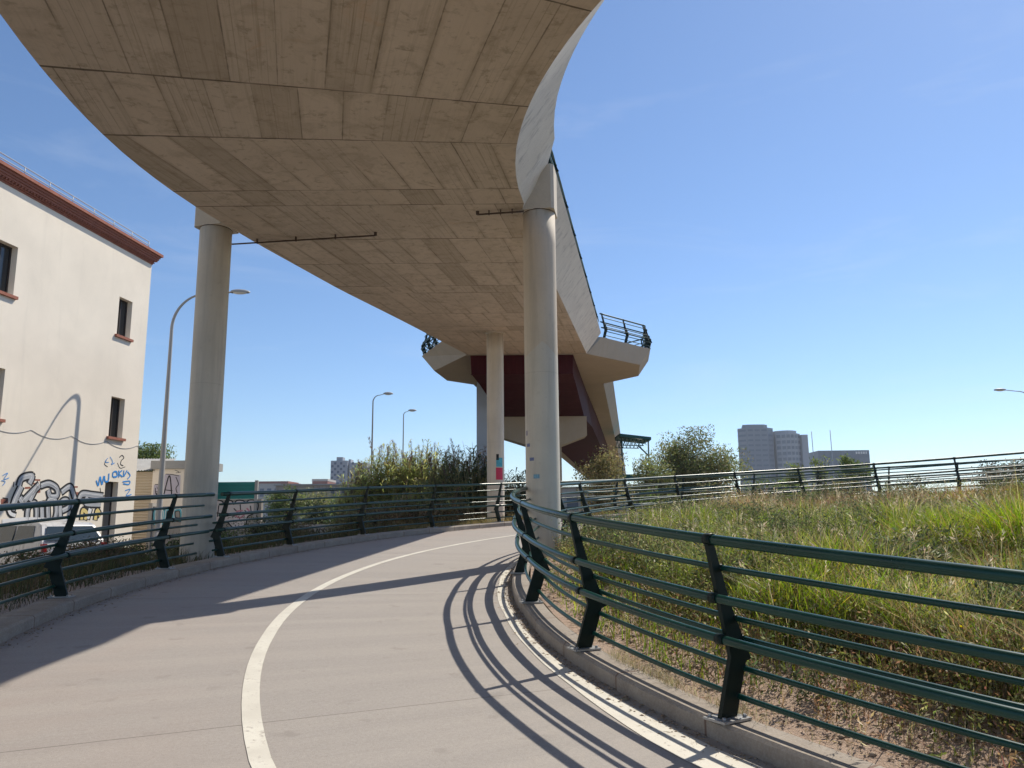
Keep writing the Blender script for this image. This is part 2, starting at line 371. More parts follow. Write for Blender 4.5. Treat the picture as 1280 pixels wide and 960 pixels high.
def wall_mat(name, col, dirt=.15):
    mt, t, b = newmat(name); obj = coord(t)
    n1 = noise(t, obj, .5, 6, .6, .3); n2 = noise(t, obj, 30, 4); n3 = noise(t, coord(t, 'Object', (1.5, 1.5, .15)), 1.6, 6, .6)
    base = ramp(t, n1, [(.3, tuple(c*(1-dirt*.6) for c in col)), (.7, tuple(min(.9, c*1.04) for c in col))])
    base = mix(t, mth(t, 'MULTIPLY', ramp(t, n3, [(.55, (0,0,0)), (.8, (1,1,1))]), .35), base, tuple(c*(1-dirt*1.6) for c in col))
    t.links.new(base, b.inputs['Base Color']); b.inputs['Roughness'].default_value = .9; b.inputs['Specular IOR Level'].default_value = .15
    bump(t, b, n2, .15, .01); return mt
def rail_mat():
    mt, t, b = newmat('dark_green_paint'); obj = coord(t)
    n1 = noise(t, obj, 2.3, 5, .6); n2 = noise(t, obj, 28, 5, .7)
    base = ramp(t, n1, [(.3, (.004, .040, .029)), (.7, (.008, .060, .044))])
    chip = ramp(t, mth(t, 'ADD', n2, mth(t, 'MULTIPLY', n1, .3)), [(.855, (0,0,0)), (.875, (1,1,1))])
    base = mix(t, chip, base, (.33, .31, .28))
    t.links.new(base, b.inputs['Base Color']); b.inputs['Roughness'].default_value = .38; b.inputs['Specular IOR Level'].default_value = .42
    t.links.new(mth(t, 'ADD', .24, mth(t, 'MULTIPLY', n1, .10)), b.inputs['Roughness'])
    return mt
def glass(name, col=(.02, .025, .03), rough=.08):
    mt, t, b = newmat(name); b.inputs['Base Color'].default_value = (*col, 1); b.inputs['Roughness'].default_value = rough
    b.inputs['Specular IOR Level'].default_value = .6; return mt

M = dict(
 soffit=soffit_mat(), path=path_mat(), paint=worn_paint(), kerb=kerb_mat(), soil=soil_mat(), rail=rail_mat(), post=pm('post_unlit_paint', (.0035, .014, .0115), .45, .25, 6, 50, .05, spec=.25),  # post colour holds the unlit side, darker than the rail green
 fascia=pm('fascia_concrete', (.70, .675, .615), .8, .12, 1.2, 30, .3, stain=(.40, .39, .37)),
 landing=pm('landing_concrete', (.43, .375, .295), .8, .10, 1.0, 30, .2, stain=(.42, .35, .26)),
 col_l=column_mat(None, bot=(.60, .55, .46)), col_r=column_mat(4.62, top=(.64, .555, .44), bot=(.64, .595, .51)), col_b=column_mat(None, bot=(.68, .61, .50)),
 capital=pm('capital_concrete', (.58, .52, .43), .85, .12, 2, 40, .3),
 steel=pm('maroon_steel', (.055, .008, .013), .75, .2, 1.2, 20, .05, spec=.15, stain=(.085, .02, .022)),
 pylon=pm('blue_grey_steel', (.42, .50, .60), .6, .08, 1, 20, .05),
 stucco=wall_mat('cream_render', (.86, .775, .655)), brick=pm('terracotta', (.33, .13, .09), .85, .25, 6, 40, .3),
 winframe=pm('window_timber', (.05, .04, .035), .7), glass=glass('dark_glass'),
 shutter=pm('grey_metal_shutter', (.20, .18, .16), .6, .1, 3, 30),
 galv=pm('galvanised_steel', (.40, .40, .40), .45, .1, 4, 60, .05, metal=.5), lampgrey=pm('lamp_column_grey', (.42, .40, .37), .5, .08, 2, 40, .05),
 lampglass=pm('lamp_lens', (.75, .75, .72), .25, .03), teal=pm('teal_sheet', (.012, .20, .185), .5, .08, 1, 30, .05),
 tealdark=pm('canopy_green', (.01, .10, .095), .5, .1, 1, 30, .05),
 beige=pm('beige_corrugated', (.50, .42, .31), .7, .1, 1.5, 30, .1), greyroof=pm('fibre_cement', (.36, .355, .34), .9, .15, 2, 30, .2),
 concrete=pm('grey_concrete', (.36, .33, .29), .9, .12, .6, 20, .2, stain=(.2, .18, .16)), asphalt=pm('asphalt', (.06, .058, .055), .9, .2, 1, 60, .3),
 ground=pm('dry_ground', (.20, .155, .10), .95, .3, .15, 5, .4),
 black=pm('spray_black', (.02, .02, .022), .6, .1), silver=pm('spray_silver', (.42, .43, .45), .45, .15, 2, 30, 0, spec=.5),
 white=pm('spray_white', (.72, .71, .70), .7, .08), blue=pm('spray_blue', (.04, .26, .66), .6, .2), yellow=pm('spray_yellow', (.70, .55, .22), .6, .1),
 cyan=pm('spray_cyan', (.15, .48, .55), .6, .2), pink=pm('spray_pink', (.60, .25, .30), .6, .2), lav=pm('spray_lavender', (.52, .48, .54), .8, .08),
 grey=pm('spray_grey', (.30, .31, .34), .6, .1), palepink=pm('spray_pale_pink', (.70, .63, .60), .7, .06),
 carwhite=pm('car_paint', (.52, .51, .50), .3, .10, 3, 18, 0, spec=.6, coat=.6, stain=(.06, .06, .06)), tyre=pm('rubber', (.02, .02, .02), .8), red=pm('tail_red', (.35, .02, .02), .25),  # car paint carries dark blotches
 carglass=glass('car_glass', (.03, .045, .055), .05), plate=pm('plate_white', (.75, .75, .72), .4, .02),
 poster_t=pm('poster_turquoise', (.10, .42, .52), .6, .25, 8, 40, 0), poster_p=pm('poster_pink', (.62, .05, .11), .6, .15, 8, 40, 0),
 sticker=pm('sticker_blue', (.16, .20, .36), .5, .4, 30, 90, 0), sticker3=pm('sticker_pale_blue', (.20, .38, .50), .5, .4, 30, 90, 0), sticker2=pm('sticker_grey', (.30, .27, .33), .5, .4, 40, 90, 0),
 leaf=foliage('leaves'), grass=foliage('grass_blades', .5), reed=foliage('reed_leaves', .55), bark=pm('bark', (.12, .09, .065), .9, .25, 8, 40, .5),
 cane=pm('cane_stem', (.30, .27, .13), .7, .2, 3, 30, .1), tower_a=pm('tower_cladding', (.20, .23, .28), .7, .05, .02, .5, 0), tower_b=pm('tower_light', (.33, .35, .39), .7, .05, .02, .5, 0),
 tower_w=glass('tower_glazing', (.09, .12, .17), .3), block_d=pm('block_dark', (.10, .13, .18), .5, .1, .05, .5, 0), farwall=pm('far_wall', (.46, .43, .39), .9, .1, .05, 1, 0),
 farred=pm('far_red_roof', (.30, .13, .10), .9, .15, .1, 1, 0), farcream=pm('far_cream_wall', (.62, .56, .46), .9, .1, .05, 1, 0), navy=pm('navy_sheet', (.035, .07, .13), .5, .1),
 pipe=pm('rusty_pipe', (.09, .065, .05), .7, .3, 10, 60, .2), pebble=pm('pebble', (.36, .28, .21), .9, .3, 8, 60, .3),
)

# ------------------------------------------------------------------ spiral geometry
CX, CY = 11.0, 11.0
PF = [0.04863405532646139, -0.1699442482032374, 1.4074248118215889, 0.7890838062115975]
def zk(th):
    if th < -60: return -.127 + (th+60)*.0163
    if th > 110: return 2.195 + (th-110)*.0120
    return float(np.polyval(PF, th/100))
def zk_in(th): return zk(th) - .03*min(1, max(0, (th-15)/15))
def zk_out(th): return zk(th) + .03*min(1, max(0, (th-15)/15))
KH = .12
_it = [-90, -60, -31.5, -22, -11, 0, 12, 34, 60, 200]; _ir = [11.35, 11.37, 11.36, 11.24, 11.02, 10.93, 10.95, 11.12, 11.2, 11.2]
def rin(th): return float(np.interp(th, _it, _ir))
ROUT = 16.35
def polar(R, th, z=0.0): t = radians(th); return (CX-R*cos(t), CY+R*sin(t), z)
R_IN_FACE = lambda th: rin(th)+.08
R_OUT_FACE = 16.12
def zpath(R, th):
    a, b = R_IN_FACE(th), R_OUT_FACE
    f = (R-a)/(b-a)
    return (zk_in(th)*(1-f)+zk_out(th)*f)-KH
TH = np.arange(-95, 185.1, 1.5)
def strip(name, rfs, zf, mat, uvf=None, ths=TH, label=None, **k):
    b = MB()
    for i in range(len(ths)-1):
        a0, a1 = ths[i], ths[i+1]
        r0 = [f(a0) for f in rfs]; r1 = [f(a1) for f in rfs]
        for j in range(len(rfs)-1):
            P = [polar(r0[j], a0, zf(j, r0[j], a0)), polar(r1[j], a1, zf(j, r1[j], a1)), polar(r1[j+1], a1, zf(j+1, r1[j+1], a1)), polar(r0[j+1], a0, zf(j+1, r0[j+1], a0))]
            uv = [(r0[j], radians(a0)*13.7), (r1[j], radians(a1)*13.7), (r1[j+1], radians(a1)*13.7), (r0[j+1], radians(a0)*13.7)]
            nn = (Vector(P[1])-Vector(P[0])).cross(Vector(P[3])-Vector(P[0]))
            if nn.z < 0: P = P[::-1]; uv = uv[::-1]
            b.face(P, 0, uv, True)
    o = b.build(name, mat); return tag(o, kind='structure') if label is None else o

rf = [(lambda th, k=k: R_IN_FACE(th)*(1-k/8)+R_OUT_FACE*k/8) for k in range(9)]
strip('path', rf, lambda j, R, th: zpath(R, th), M['path'])
# centre line and inner edge line
def rcl(th): return float(np.interp(th, [-60, -28, -22, -14, -5, 6, 22, 40, 185], [14.05, 14.0, 13.9, 13.77, 13.66, 13.55, 13.45, 13.4, 13.4]))
strip('road_marking', [lambda th: rcl(th)-.06, lambda th: rcl(th)+.06], lambda j, R, th: zpath(R, th)+.004, M['paint'])
def rel(th): return R_IN_FACE(th)+.10
def rel2(th): return rel(th)+float(np.interp(th, [-95, -40, -31, -24, -19, -9.6, 0, 185], [.42, .34, .30, .17, .13, .11, .09, .09]))
strip('road_marking', [rel, rel2], lambda j, R, th: zpath(R, th)+.004, M['paint'])

# kerbs (face, bevel, top, back)
def kerb(side):
    b = MB(); s = 1 if side == 'out' else -1
    def prof(th):
        R0 = R_OUT_FACE if side == 'out' else R_IN_FACE(th); z1 = zk_out(th) if side == 'out' else zk_in(th); wd = .34 if side == 'out' else .22
        jit = .004*sin(th*3.1)+.003*sin(th*7.7)
        return [(R0+jit, z1-.25), (R0+jit, z1-.022), (R0+s*.022+jit, z1), (R0+s*wd, z1+.002), (R0+s*wd, z1-.25)]
    ths = np.arange(-95, 185.1, .75)
    for i in range(len(ths)-1):
        a0, a1 = ths[i], ths[i+1]; p0, p1 = prof(a0), prof(a1)
        RR = 16.3 if side == 'out' else 11.1
        for j in range(4):
            P = [polar(p0[j][0], a0, p0[j][1]), polar(p1[j][0], a1, p1[j][1]), polar(p1[j+1][0], a1, p1[j+1][1]), polar(p0[j+1][0], a0, p0[j+1][1])]
            v0, v1 = radians(a0)*RR, radians(a1)*RR
            uv = [(j, v0), (j, v1), (j+1, v1), (j+1, v0)]
            if side == 'out': P = P[::-1]; uv = uv[::-1]
            b.face(P, 0, uv)
    return tag(b.build('kerb', M['kerb']), kind='structure')
kerb('in'); kerb('out')

# ground sheet, inner mound and outer bank
def hn(x, y): return .05*sin(x*1.7+y*.6)+.04*sin(y*2.3-x*.9)+.025*sin(x*5.1)*sin(y*4.3)
def z_in_ground(r, th):
    re = rin(th)-.17
    e = zk_in(th) if th < 150 else 2.7 - (th-150)/150*2.6
    f = min(1, r/re); wgt = f**2.2
    x, y, _ = polar(r, th)
    mid = 1.25
    base = e*wgt + mid*(1-wgt)
    return base - .02 + hn(x, y)*min(1, (re-r)*1.2) + .14*max(0, 1-abs(f-.82)/.3)*(1 if th > 40 else 0)
b = MB(); ths = np.arange(-95, 265.1, 3.0); rr = [0, .1, .2, .3, .4, .5, .58, .66, .73, .79, .84, .88, .92, .95, .975, 1.0]
for i in range(len(ths)-1):
    a0, a1 = ths[i], ths[i+1]
    q = lambda th, f: polar((rin(min(th, 185))-.17)*f, th, z_in_ground((rin(min(th, 185))-.17)*f, th))
    for j in range(len(rr)-1):
        P = [q(a0, rr[j]), q(a0, rr[j+1]), q(a1, rr[j+1]), q(a1, rr[j])]
        if (Vector(P[1])-Vector(P[3])).cross(Vector(P[2])-Vector(P[0])).z < 0: P = P[::-1]
        b.face(P if j else [P[0], P[1], P[2]] , 0, None, True)
tag(b.build('soil_ground', M['soil']), kind='structure')
def zbank(R, th): 
    f = min(1, max(0, (R-16.46)/5.5)); f = f*f*(3-2*f)
    x, y, _ = polar(R, th); return (zk_out(th)-.03)*(1-f) - .05*f + hn(x, y)*min(1, (R-16.46)*.8)
b = MB(); rb = [16.46, 16.7, 17.0, 17.5, 18.1, 18.8, 19.6, 20.4, 21.3, 22.2]
for i in range(0, len(TH)-1):
    a0, a1 = TH[i], TH[i+1]
    for j in range(len(rb)-1):
        P = [polar(rb[j], a0, zbank(rb[j], a0)), polar(rb[j], a1, zbank(rb[j], a1)), polar(rb[j+1], a1, zbank(rb[j+1], a1)), polar(rb[j+1], a0, zbank(rb[j+1], a0))]
        if (Vector(P[1])-Vector(P[3])).cross(Vector(P[2])-Vector(P[0])).z < 0: P = P[::-1]
        b.face(P, 0, None, True)
tag(b.build('earth_bank', M['soil']), kind='structure')
b = MB(); b.face([(-1200, -300, -.1), (1200, -300, -.1), (1200, 1500, -.1), (-1200, 1500, -.1)])
tag(b.build('ground', M['ground']), kind='structure')
b = MB(); b.face([(-17.3, -20, -.07), (-9.5, -20, -.07), (-11.2, 60, -.07), (-19, 60, -.07)])
tag(b.build('street', M['asphalt']), kind='structure')

# ------------------------------------------------------------------ railings
TOPR = (1.10, -.07, .033)
THICK = [(1.10, -.07, .033), (.735, -.052, .028), (.48, -.012, .028)]
THIN = [(.92, .012, .0185), (.60, .118, .0185), (.47, .175, .0185), (.29, .165, .0185), (.13, .10, .0185)]
PROF = [(-.065, .0), (.055, .37), (-.10, 1.07), (-.045, 1.075), (.065, .72), (.20, .42), (.235, .345), (.185, .33), (.075, .0)]
def post_mesh():
    b = MB(); th = .016
    # axis: x = outward, y = tangent, z = up
    n = len(PROF)
    Vf = [(r, -th, z) for r, z in PROF]+[(r, th, z) for r, z in PROF]
    # convexish fan split: front strip
    tri = [(0, 1, 7, 8), (1, 6, 7), (1, 5, 6), (1, 4, 5), (1, 2, 3, 4)]
    F = [f for f in tri]+[tuple(n+k for k in f)[::-1] for f in tri]+[(i, n+i, n+(i+1)%n, (i+1)%n) for i in range(n)]
    b.mesh(Vf, F)
    # second cheek plate and the brackets that carry the tubes
    for z, r, rad in THICK: b.tube([(r, -.032, z), (r, .032, z)], rad+.005, 12)
    for z, r, rad in THIN: b.tube([(r, -.022, z), (r, .022, z)], rad+.004, 8)
    return b
_pm = post_mesh(); POST_ME = None; PLATE_ME = None
def make_post(parent, loc, n):
    global POST_ME, PLATE_ME
    if POST_ME is None:
        o = _pm.build('post', M['post']); POST_ME = o.data; bpy.data.objects.remove(o)
        q = MB(); q.box((-.11, -.09, .0), (.13, .09, .014))
        for sx in (-.08, .10):
            for sy in (-.06, .06): q.tube([(sx, sy, .010), (sx, sy, .032)], .012, 6)
        o = q.build('base_plate', M['galv']); PLATE_ME = o.data; bpy.data.objects.remove(o)
    o = bpy.data.objects.new('post', POST_ME); COL.objects.link(o); o.parent = parent
    o.location = Vector(loc)-parent.location; o.rotation_euler = (0, 0, atan2(n[1], n[0]))
    p = bpy.data.objects.new('base_plate', PLATE_ME); COL.objects.link(p); p.parent = o
    return o
def railing(label, f, t0, t1, step, posts, group=None, endcut=0, thin_in=0.0):
    base = f(posts[0])[0]
    root = empty('railing', base, label, 'railing', group)
    for t in posts:
        p, n = f(t); make_post(root, p, n)
    for k, (z, r, rad) in enumerate(THICK+THIN):
        e = 0 if k < 3 else thin_in
        ts = np.linspace(t0+e, t1-e, max(2, int((t1-t0)/step)+1)); pts = []
        for t in ts:
            p, n = f(t); pts.append((p[0]+n[0]*r, p[1]+n[1]*r, p[2]+z))
        b = MB(); b.tube(pts, rad, 12 if k < 3 else 8)
        b.build('handrail' if k == 0 else 'rail', M['rail'], root)
    return root
def f_in(th): t = radians(th); return polar(rin(th), th, zk_in(th)), (cos(t), -sin(t))
def f_out(th): t = radians(th); return polar(ROUT, th, zk_out(th)), (-cos(t), sin(t))
railing('dark green tube railing curving along the inner kerb beside the wild grass', f_in, -78, 170, 1.2,
        [-62, -52, -41.5, -31.5, -22, -11, .5, 13, 24.5, 31.2, 42.0, 52.6, 64.0, 75.0, 87.0, 98.6, 110, 121, 132, 143, 154, 165])
railing('green tube railing on the outer kerb ending in front of the left column', f_out, -80, 8.0, 1.2,
        [-73, -64, -54, -44, -34, -25, -15.5, -6.2, 3.7], thin_in=.5)
railing('green tube railing on the outer kerb starting right of the left column', f_out, 9.0, 172, 1.2,
        [9.8, 18.0, 27.3, 36.6, 45.8, 54.2, 62.3, 71.5, 81.0, 89.2, 97.8, 105.6, 115, 124, 133, 142, 151, 160, 169], thin_in=.3)

# ------------------------------------------------------------------ the overhead ramp
def zs_y(y): return 7.1+(y-13.8)*.065
def zs_th(th): return 6.85+(th+4)*.0143
RL, RRr = 16.68, 10.92
secs = []      # (L, R, z, nL, nR)
ids = []
def arcsec(th):
    t = radians(th); return (polar(RL, th)[:2], polar(RRr, th)[:2], zs_th(th), (-cos(t), sin(t)), (cos(t), -sin(t)))
def lx(y):
    if y < 13.2: return CX-sqrt(RL**2-(y-CY)**2)
    return float(np.interp(y, [13.2, 15.3, 19.34, 23.18, 25.0, 31.2], [-5.535, -5.22, -4.47, -3.59, -3.19, -1.87]))
def rx(y):
    if y < 12.9: return CX-sqrt(RRr**2-(y-CY)**2)
    return float(np.interp(y, [12.9, 21.38, 31.2], [.125, 1.50, 3.10]))
def ysec(y):
    e = .05
    def nr(fx, sgn):
        d = Vector((fx(y+e)-fx(y-e), 2*e)).normalized(); return (sgn*d.y, -sgn*d.x)
    return ((lx(y), y), (rx(y), y), zs_y(y), nr(lx, -1), nr(rx, 1))
bounds = [-130, -108, -98, -76, -66, -44, -33.5, -21.5, -10]      # arc bays
bays = []
for i in range(len(bounds)-1):
    n = 8; bays.append(([arcsec(th) for th in np.linspace(bounds[i], bounds[i+1], n)], (bounds[i]+bounds[i+1])/2))
bays.append(([arcsec(th) for th in np.linspace(-10, -3.8, 5)], -13))
yb = [(None), 12.1, 12.85, 14.9, 16.8, 19.0, 19.8, 22.6, 24.8, 25.6, 28.0, 31.2]
a0 = arcsec(-3.8); first = True
y0 = 9.95
for y1 in yb[1:]:
    ys = np.linspace(y0, y1, max(2, int((y1-y0)/.5)+1)); L = [ysec(y) for y in ys]
    if first: L[0] = a0; first = False
    bays.append((L, 9)); y0 = y1
ov = empty('elevated_ramp', (-2.5, 14, 0), 'tall concrete ramp crossing overhead on three round columns', 'bridge')
b = MB(); NA = 10
for bi, (L, hd) in enumerate(bays):
    h = radians(hd); ln = 0
    for i in range(len(L)-1):
        (l0, r0, z0, *_), (l1, r1, z1, *_) = L[i], L[i+1]
        seg = .5*(hypot(l1[0]-l0[0], l1[1]-l0[1])+hypot(r1[0]-r0[0], r1[1]-r0[1]))
        for k in range(NA):
            a, c = k/NA, (k+1)/NA
            P = []; U = []
            for (la, ra, zz, vv, ff) in ((l0, r0, z0, ln, a), (l0, r0, z0, ln, c), (l1, r1, z1, ln+seg, c), (l1, r1, z1, ln+seg, a)):
                x = la[0]*(1-ff)+ra[0]*ff; y = la[1]*(1-ff)+ra[1]*ff
                P.append((x, y, zz)); U.append((x*cos(h)-y*sin(h)+40, (bi+1)*10+vv))
            b.face(P[::-1], 0, U[::-1], True)
        ln += seg
b.build('soffit', M['soffit'], ov)
FO, FH = .62, .85
def ftop(p, n, z): return (p[0]+n[0]*FO, p[1]+n[1]*FO, z+FH)
allsec = [s_ for L, _ in bays for s_ in L[:-1]]+[bays[-1][0][-1]]
for side in (0, 1):
    b = MB(); v = 0
    for i in range(len(allsec)-1):
        A, B = allsec[i], allsec[i+1]; pa, pb = A[side], B[side]; na, nb = A[3+side], B[3+side]
        P = [(*pa, A[2]), (*pb, B[2]), ftop(pb, nb, B[2]), ftop(pa, na, A[2])]
        if side == 0: P = P[::-1]
        b.face(P, 0, None, True)
        # narrow upstand on top
        t0, t1 = ftop(pa, na, A[2]), ftop(pb, nb, B[2])
        i0 = (t0[0]-na[0]*.40, t0[1]-na[1]*.40, t0[2]); i1 = (t1[0]-nb[0]*.40, t1[1]-nb[1]*.40, t1[2])
        Q = [t0, t1, i1, i0]
        if side == 1: b.face(Q, 0, None)
        else: b.face(Q[::-1], 0, None)
        j0 = (i0[0], i0[1], i0[2]-.12); j1 = (i1[0], i1[1], i1[2]-.12)
        b.face([i0, i1, j1, j0] if side == 1 else [j0, j1, i1, i0], 0, None)
    b.build('fascia', M['fascia'], ov)
b = MB()
for i in range(len(allsec)-1):
    A, B = allsec[i], allsec[i+1]
    def top(Sx, side): n = Sx[3+side]; p = Sx[side]; k = FO-.40; return (p[0]+n[0]*k, p[1]+n[1]*k, Sx[2]+FH-.12)
    b.face([top(A, 0), top(A, 1), top(B, 1), top(B, 0)][::-1] if False else [top(A, 0), top(A, 1), top(B, 1), top(B, 0)], 0, None, True)
b.build('deck_surface', M['path'], ov)
def column(x, y, r, z0, z1, mat, cap=None, stickers=()):
    b = MB(); n = 40; zz = np.linspace(z0, z1, 12)
    b.tube([(x, y, z) for z in zz], r, n)
    c = b.build('column', mat, ov)
    if cap:
        ang, hgt, lo, hi = cap; Mx = Matrix.Translation((x, y, 0)) @ Matrix.Rotation(ang, 4, 'Z')
        q = MB(); e = r*.985
        # chamfered block
        poly = [(lo, -e+.05), (lo+.05, -e), (hi-.05, -e), (hi, -e+.05), (hi, e-.05), (hi-.05, e), (lo+.05, e), (lo, e-.05)]
        V = [Mx @ Vector((px_, py_, z1-.001)) for px_, py_ in poly]+[Mx @ Vector((px_, py_, z1+hgt)) for px_, py_ in poly]
        k = 8
        q.mesh(V, [tuple(range(k))[::-1], tuple(range(k, 2*k))]+[(i, (i+1)%k, k+(i+1)%k, k+i) for i in range(k)])
        q.build('capital', M['capital'], c)
        q = MB(); q.tube([(x, y, z1-.012), (x, y, z1+.004)], r+.003, n); q.build('joint_ring', M['pipe'], c)
    for (ang, z, wd, hg, mt, nm, lb) in stickers:
        q = MB(); k = 6; da = wd/r/2; rr_ = r+.003
        for i in range(k):
            g0 = ang-da+2*da*i/k; g1 = ang-da+2*da*(i+1)/k
            q.face([(x+rr_*sin(g0), y-rr_*cos(g0), z-hg/2), (x+rr_*sin(g1), y-rr_*cos(g1), z-hg/2), (x+rr_*sin(g1), y-rr_*cos(g1), z+hg/2), (x+rr_*sin(g0), y-rr_*cos(g0), z+hg/2)])
        o = q.build(nm, mt, c)
        if lb: o['label'] = lb
    return c
# local +x of the capital points outward from the deck
column(-5.70, 14.15, .295, -.1, 7.10, M['col_l'], cap=(radians(165), .8, -.34, .31))
column(.52, 13.35, .295, .3, 7.03, M['col_r'], cap=(radians(-10), .84, -.30, .31), stickers=[
  (-1.15, 3.00, .06, .085, M['sticker2'], 'sticker', 'small greyish sticker, topmost of the four'), (-1.0, 2.79, .09, .055, M['sticker'], 'sticker', 'small violet sticker, second from the top'),
  (-.72, 2.545, .095, .055, M['sticker'], 'sticker', 'small blue sticker, third from the top'), (-.42, 2.25, .11, .07, M['sticker3'], 'sticker', 'pale blue sticker, lowest of the four')])
column(-.575, 26.0, .29, -.1, 7.89, M['col_b'], stickers=[
  (.50, 3.38, .24, .30, M['poster_t'], 'poster', 'turquoise half of a pasted poster'), (.50, 3.00, .26, .40, M['poster_p'], 'poster', 'crimson pink half of a pasted poster'), (.25, 3.55, .09, .20, M['black'], 'poster', 'small black notice')])
q = MB(); q.tube([(-.575, 26.0, 7.82), (-.575, 26.0, 7.885)], .33, 32); q.build('joint_ring', M['capital'], ov)
for p0, p1 in (((-5.95, 14.95, 7.09), (-2.67, 14.45, 7.075)), ((-.60, 13.25, 7.0), (.24, 13.12, 7.0))):
    q = MB(); q.tube([p0, p1], .017, 8); q.tube([Vector(p1 if p0[0] < -3 else p0)-Vector((0, 0, .0)), Vector(p1 if p0[0] < -3 else p0)+Vector((0, 0, .12))], .03, 8)
    for k in (.25, .5, .75):
        c = Vector(p0).lerp(Vector(p1), k); q.box((c.x-.012, c.y-.022, c.z-.02), (c.x+.012, c.y+.022, c.z+.09))
    q.build('drain_pipe', M['pipe'], ov)
# railings on the overhead ramp
def deck_f(side):
    pts = [ftop((A[side][0]-A[3+side][0]*.25, A[side][1]-A[3+side][1]*.25), A[3+side], A[2]) for A in allsec]
    P = [Vector(p) for p in pts]; D = [0]
    for i in range(1, len(P)): D.append(D[-1]+(P[i]-P[i-1]).length)
    Nn = [A[3+side] for A in allsec]
    def f(t):
        t = min(max(t, 0), D[-1]); i = min(int(np.searchsorted(D, t, 'right'))-1, len(P)-2); k = (t-D[i])/(D[i+1]-D[i]+1e-9)
        p = P[i].lerp(P[i+1], k); n = Vector(Nn[i]).lerp(Vector(Nn[i+1]), k).normalized()
        return tuple(p), (n.x, n.y)
    return f, D[-1]
f, ln = deck_f(1); railing('green railing along the right edge of the overhead ramp', f, 0, ln, .5, list(np.arange(1.0, ln, 2.2)), group='railings on the overhead bridge')
f, ln = deck_f(0); railing('green railing along the left edge of the overhead ramp, hidden above its soffit', f, 0, ln, .6, list(np.arange(1.0, ln, 2.2)), group='railings on the overhead bridge')

# ------------------------------------------------------------------ landing and main footbridge beyond
fb = empty('footbridge', (2, 45, 0), 'long footbridge on a maroon steel girder behind the overhead ramp', 'bridge')
low = [(-1.87, 31.22), (-3.57, 34.7), (-3.2, 37.3), (-1.8, 38.7), (4.45, 38.9), (6.1, 36.5), (5.72, 33.7), (3.11, 31.22)]
upp = [(-2.75, 31.6), (-4.22, 35.3), (-3.75, 37.9), (-1.9, 39.6), (4.75, 39.6), (6.68, 36.9), (6.30, 34.15), (3.80, 31.7)]
b = MB(); n = 8
V = [(x, y, 8.22) for x, y in low]+[(x, y, 9.04) for x, y in upp]
b.mesh(V, [tuple(range(n))[::1], tuple(range(n, 2*n))[::-1]]+[(i, n+i, n+(i+1)%n, (i+1)%n) for i in range(n)])
b.build('landing', M['landing'], fb)
# bridge deck, heading 8.6 degrees right of the view, level
hd = .152
def bx(x0, y): return x0+hd*(y-39)
b = MB(); ys = [38.8, 60, 90, 130, 170]
for i in range(len(ys)-1):
    A, B = ys[i], ys[i+1]
    pr = lambda y: [(bx(-1.9, y), y, 8.22), (bx(4.72, y), y, 8.22), (bx(5.15, y), y, 9.03), (bx(-2.4, y), y, 9.03)]
    a, c = pr(A), pr(B)
    for k in range(4): b.face([a[k], a[(k+1)%4], c[(k+1)%4], c[k]][::-1])
b.build('deck', M['landing'], fb)
# box girder with haunch
b = MB(); st = [(31.35, 7.42, 0), (33, 7.30, 0), (38.6, 6.6, .0), (40.2, 6.6, .0), (50, 7.35, .15), (62, 7.45, .2), (170, 7.45, .2)]
def gs(y, zb, ins):
    k = hd*(y-31.35); zt = 8.21
    zmid = min(zt-.02, zb+.0)
    return [(-1.68+k+ins, y, zb), (2.52+k-ins, y, zb), (2.56+k+ins*.6, y, zt), (-1.72+k-ins*.6, y, zt)]
for i in range(len(st)-1):
    a, c = gs(*st[i]), gs(*st[i+1])
    for k in range(4): b.face([a[k], a[(k+1)%4], c[(k+1)%4], c[k]][::-1])
a = gs(*st[0]); b.face(a)
# stiffener seams
for y in (34.2, 37, 43, 47, 52, 58):
    zb = float(np.interp(y, [s_[0] for s_ in st], [s_[1] for s_ in st])); ins = float(np.interp(y, [s_[0] for s_ in st], [s_[2] for s_ in st]))
    g0 = gs(y, zb-.015, ins-.015); g1 = gs(y+.05, zb-.015, ins-.015)
    b.face([g0[0], g1[0], g1[1], g0[1]]); b.face([g0[1], g1[1], g1[2], g0[2]])
g = MB(); g.box((-1.70, 31.32, 7.395), (2.54, 31.39, 7.43)); 
gd = b.build('girder', M['steel'], fb); g.build('seam', M['steel'], gd)
# hammerhead pier
b = MB(); xc = 1.62
Z0, Z1 = 5.28, 6.585
prf = [(xc-2.15, Z1), (xc-2.15, 5.55), (xc-.85, Z0-.15), (xc+.9, Z0-.15), (xc+2.15, 5.60), (xc+2.15, Z1)]
k = len(prf); V = [(x, 38.75, z) for x, z in prf]+[(x, 40.1, z) for x, z in prf]
b.mesh(V, [tuple(range(k)), tuple(range(k, 2*k))[::-1]]+[(i, k+i, k+(i+1)%k, (i+1)%k) for i in range(k)])
b.build('pier_head', M['landing'], fb)
b = MB(); b.box((xc-.85, 38.8, -.1), (xc+.85, 40.05, Z0-.14)); b.build('pier', M['landing'], fb)
b = MB(); b.box((-1.76, 37.6, -.1), (-1.18, 38.3, 8.215)); b.build('pylon', M['pylon'], fb)
b = MB(); b.box((11.6, 95, -.1), (13.2, 96.2, 7.45)); b.build('pier', M['landing'], fb)
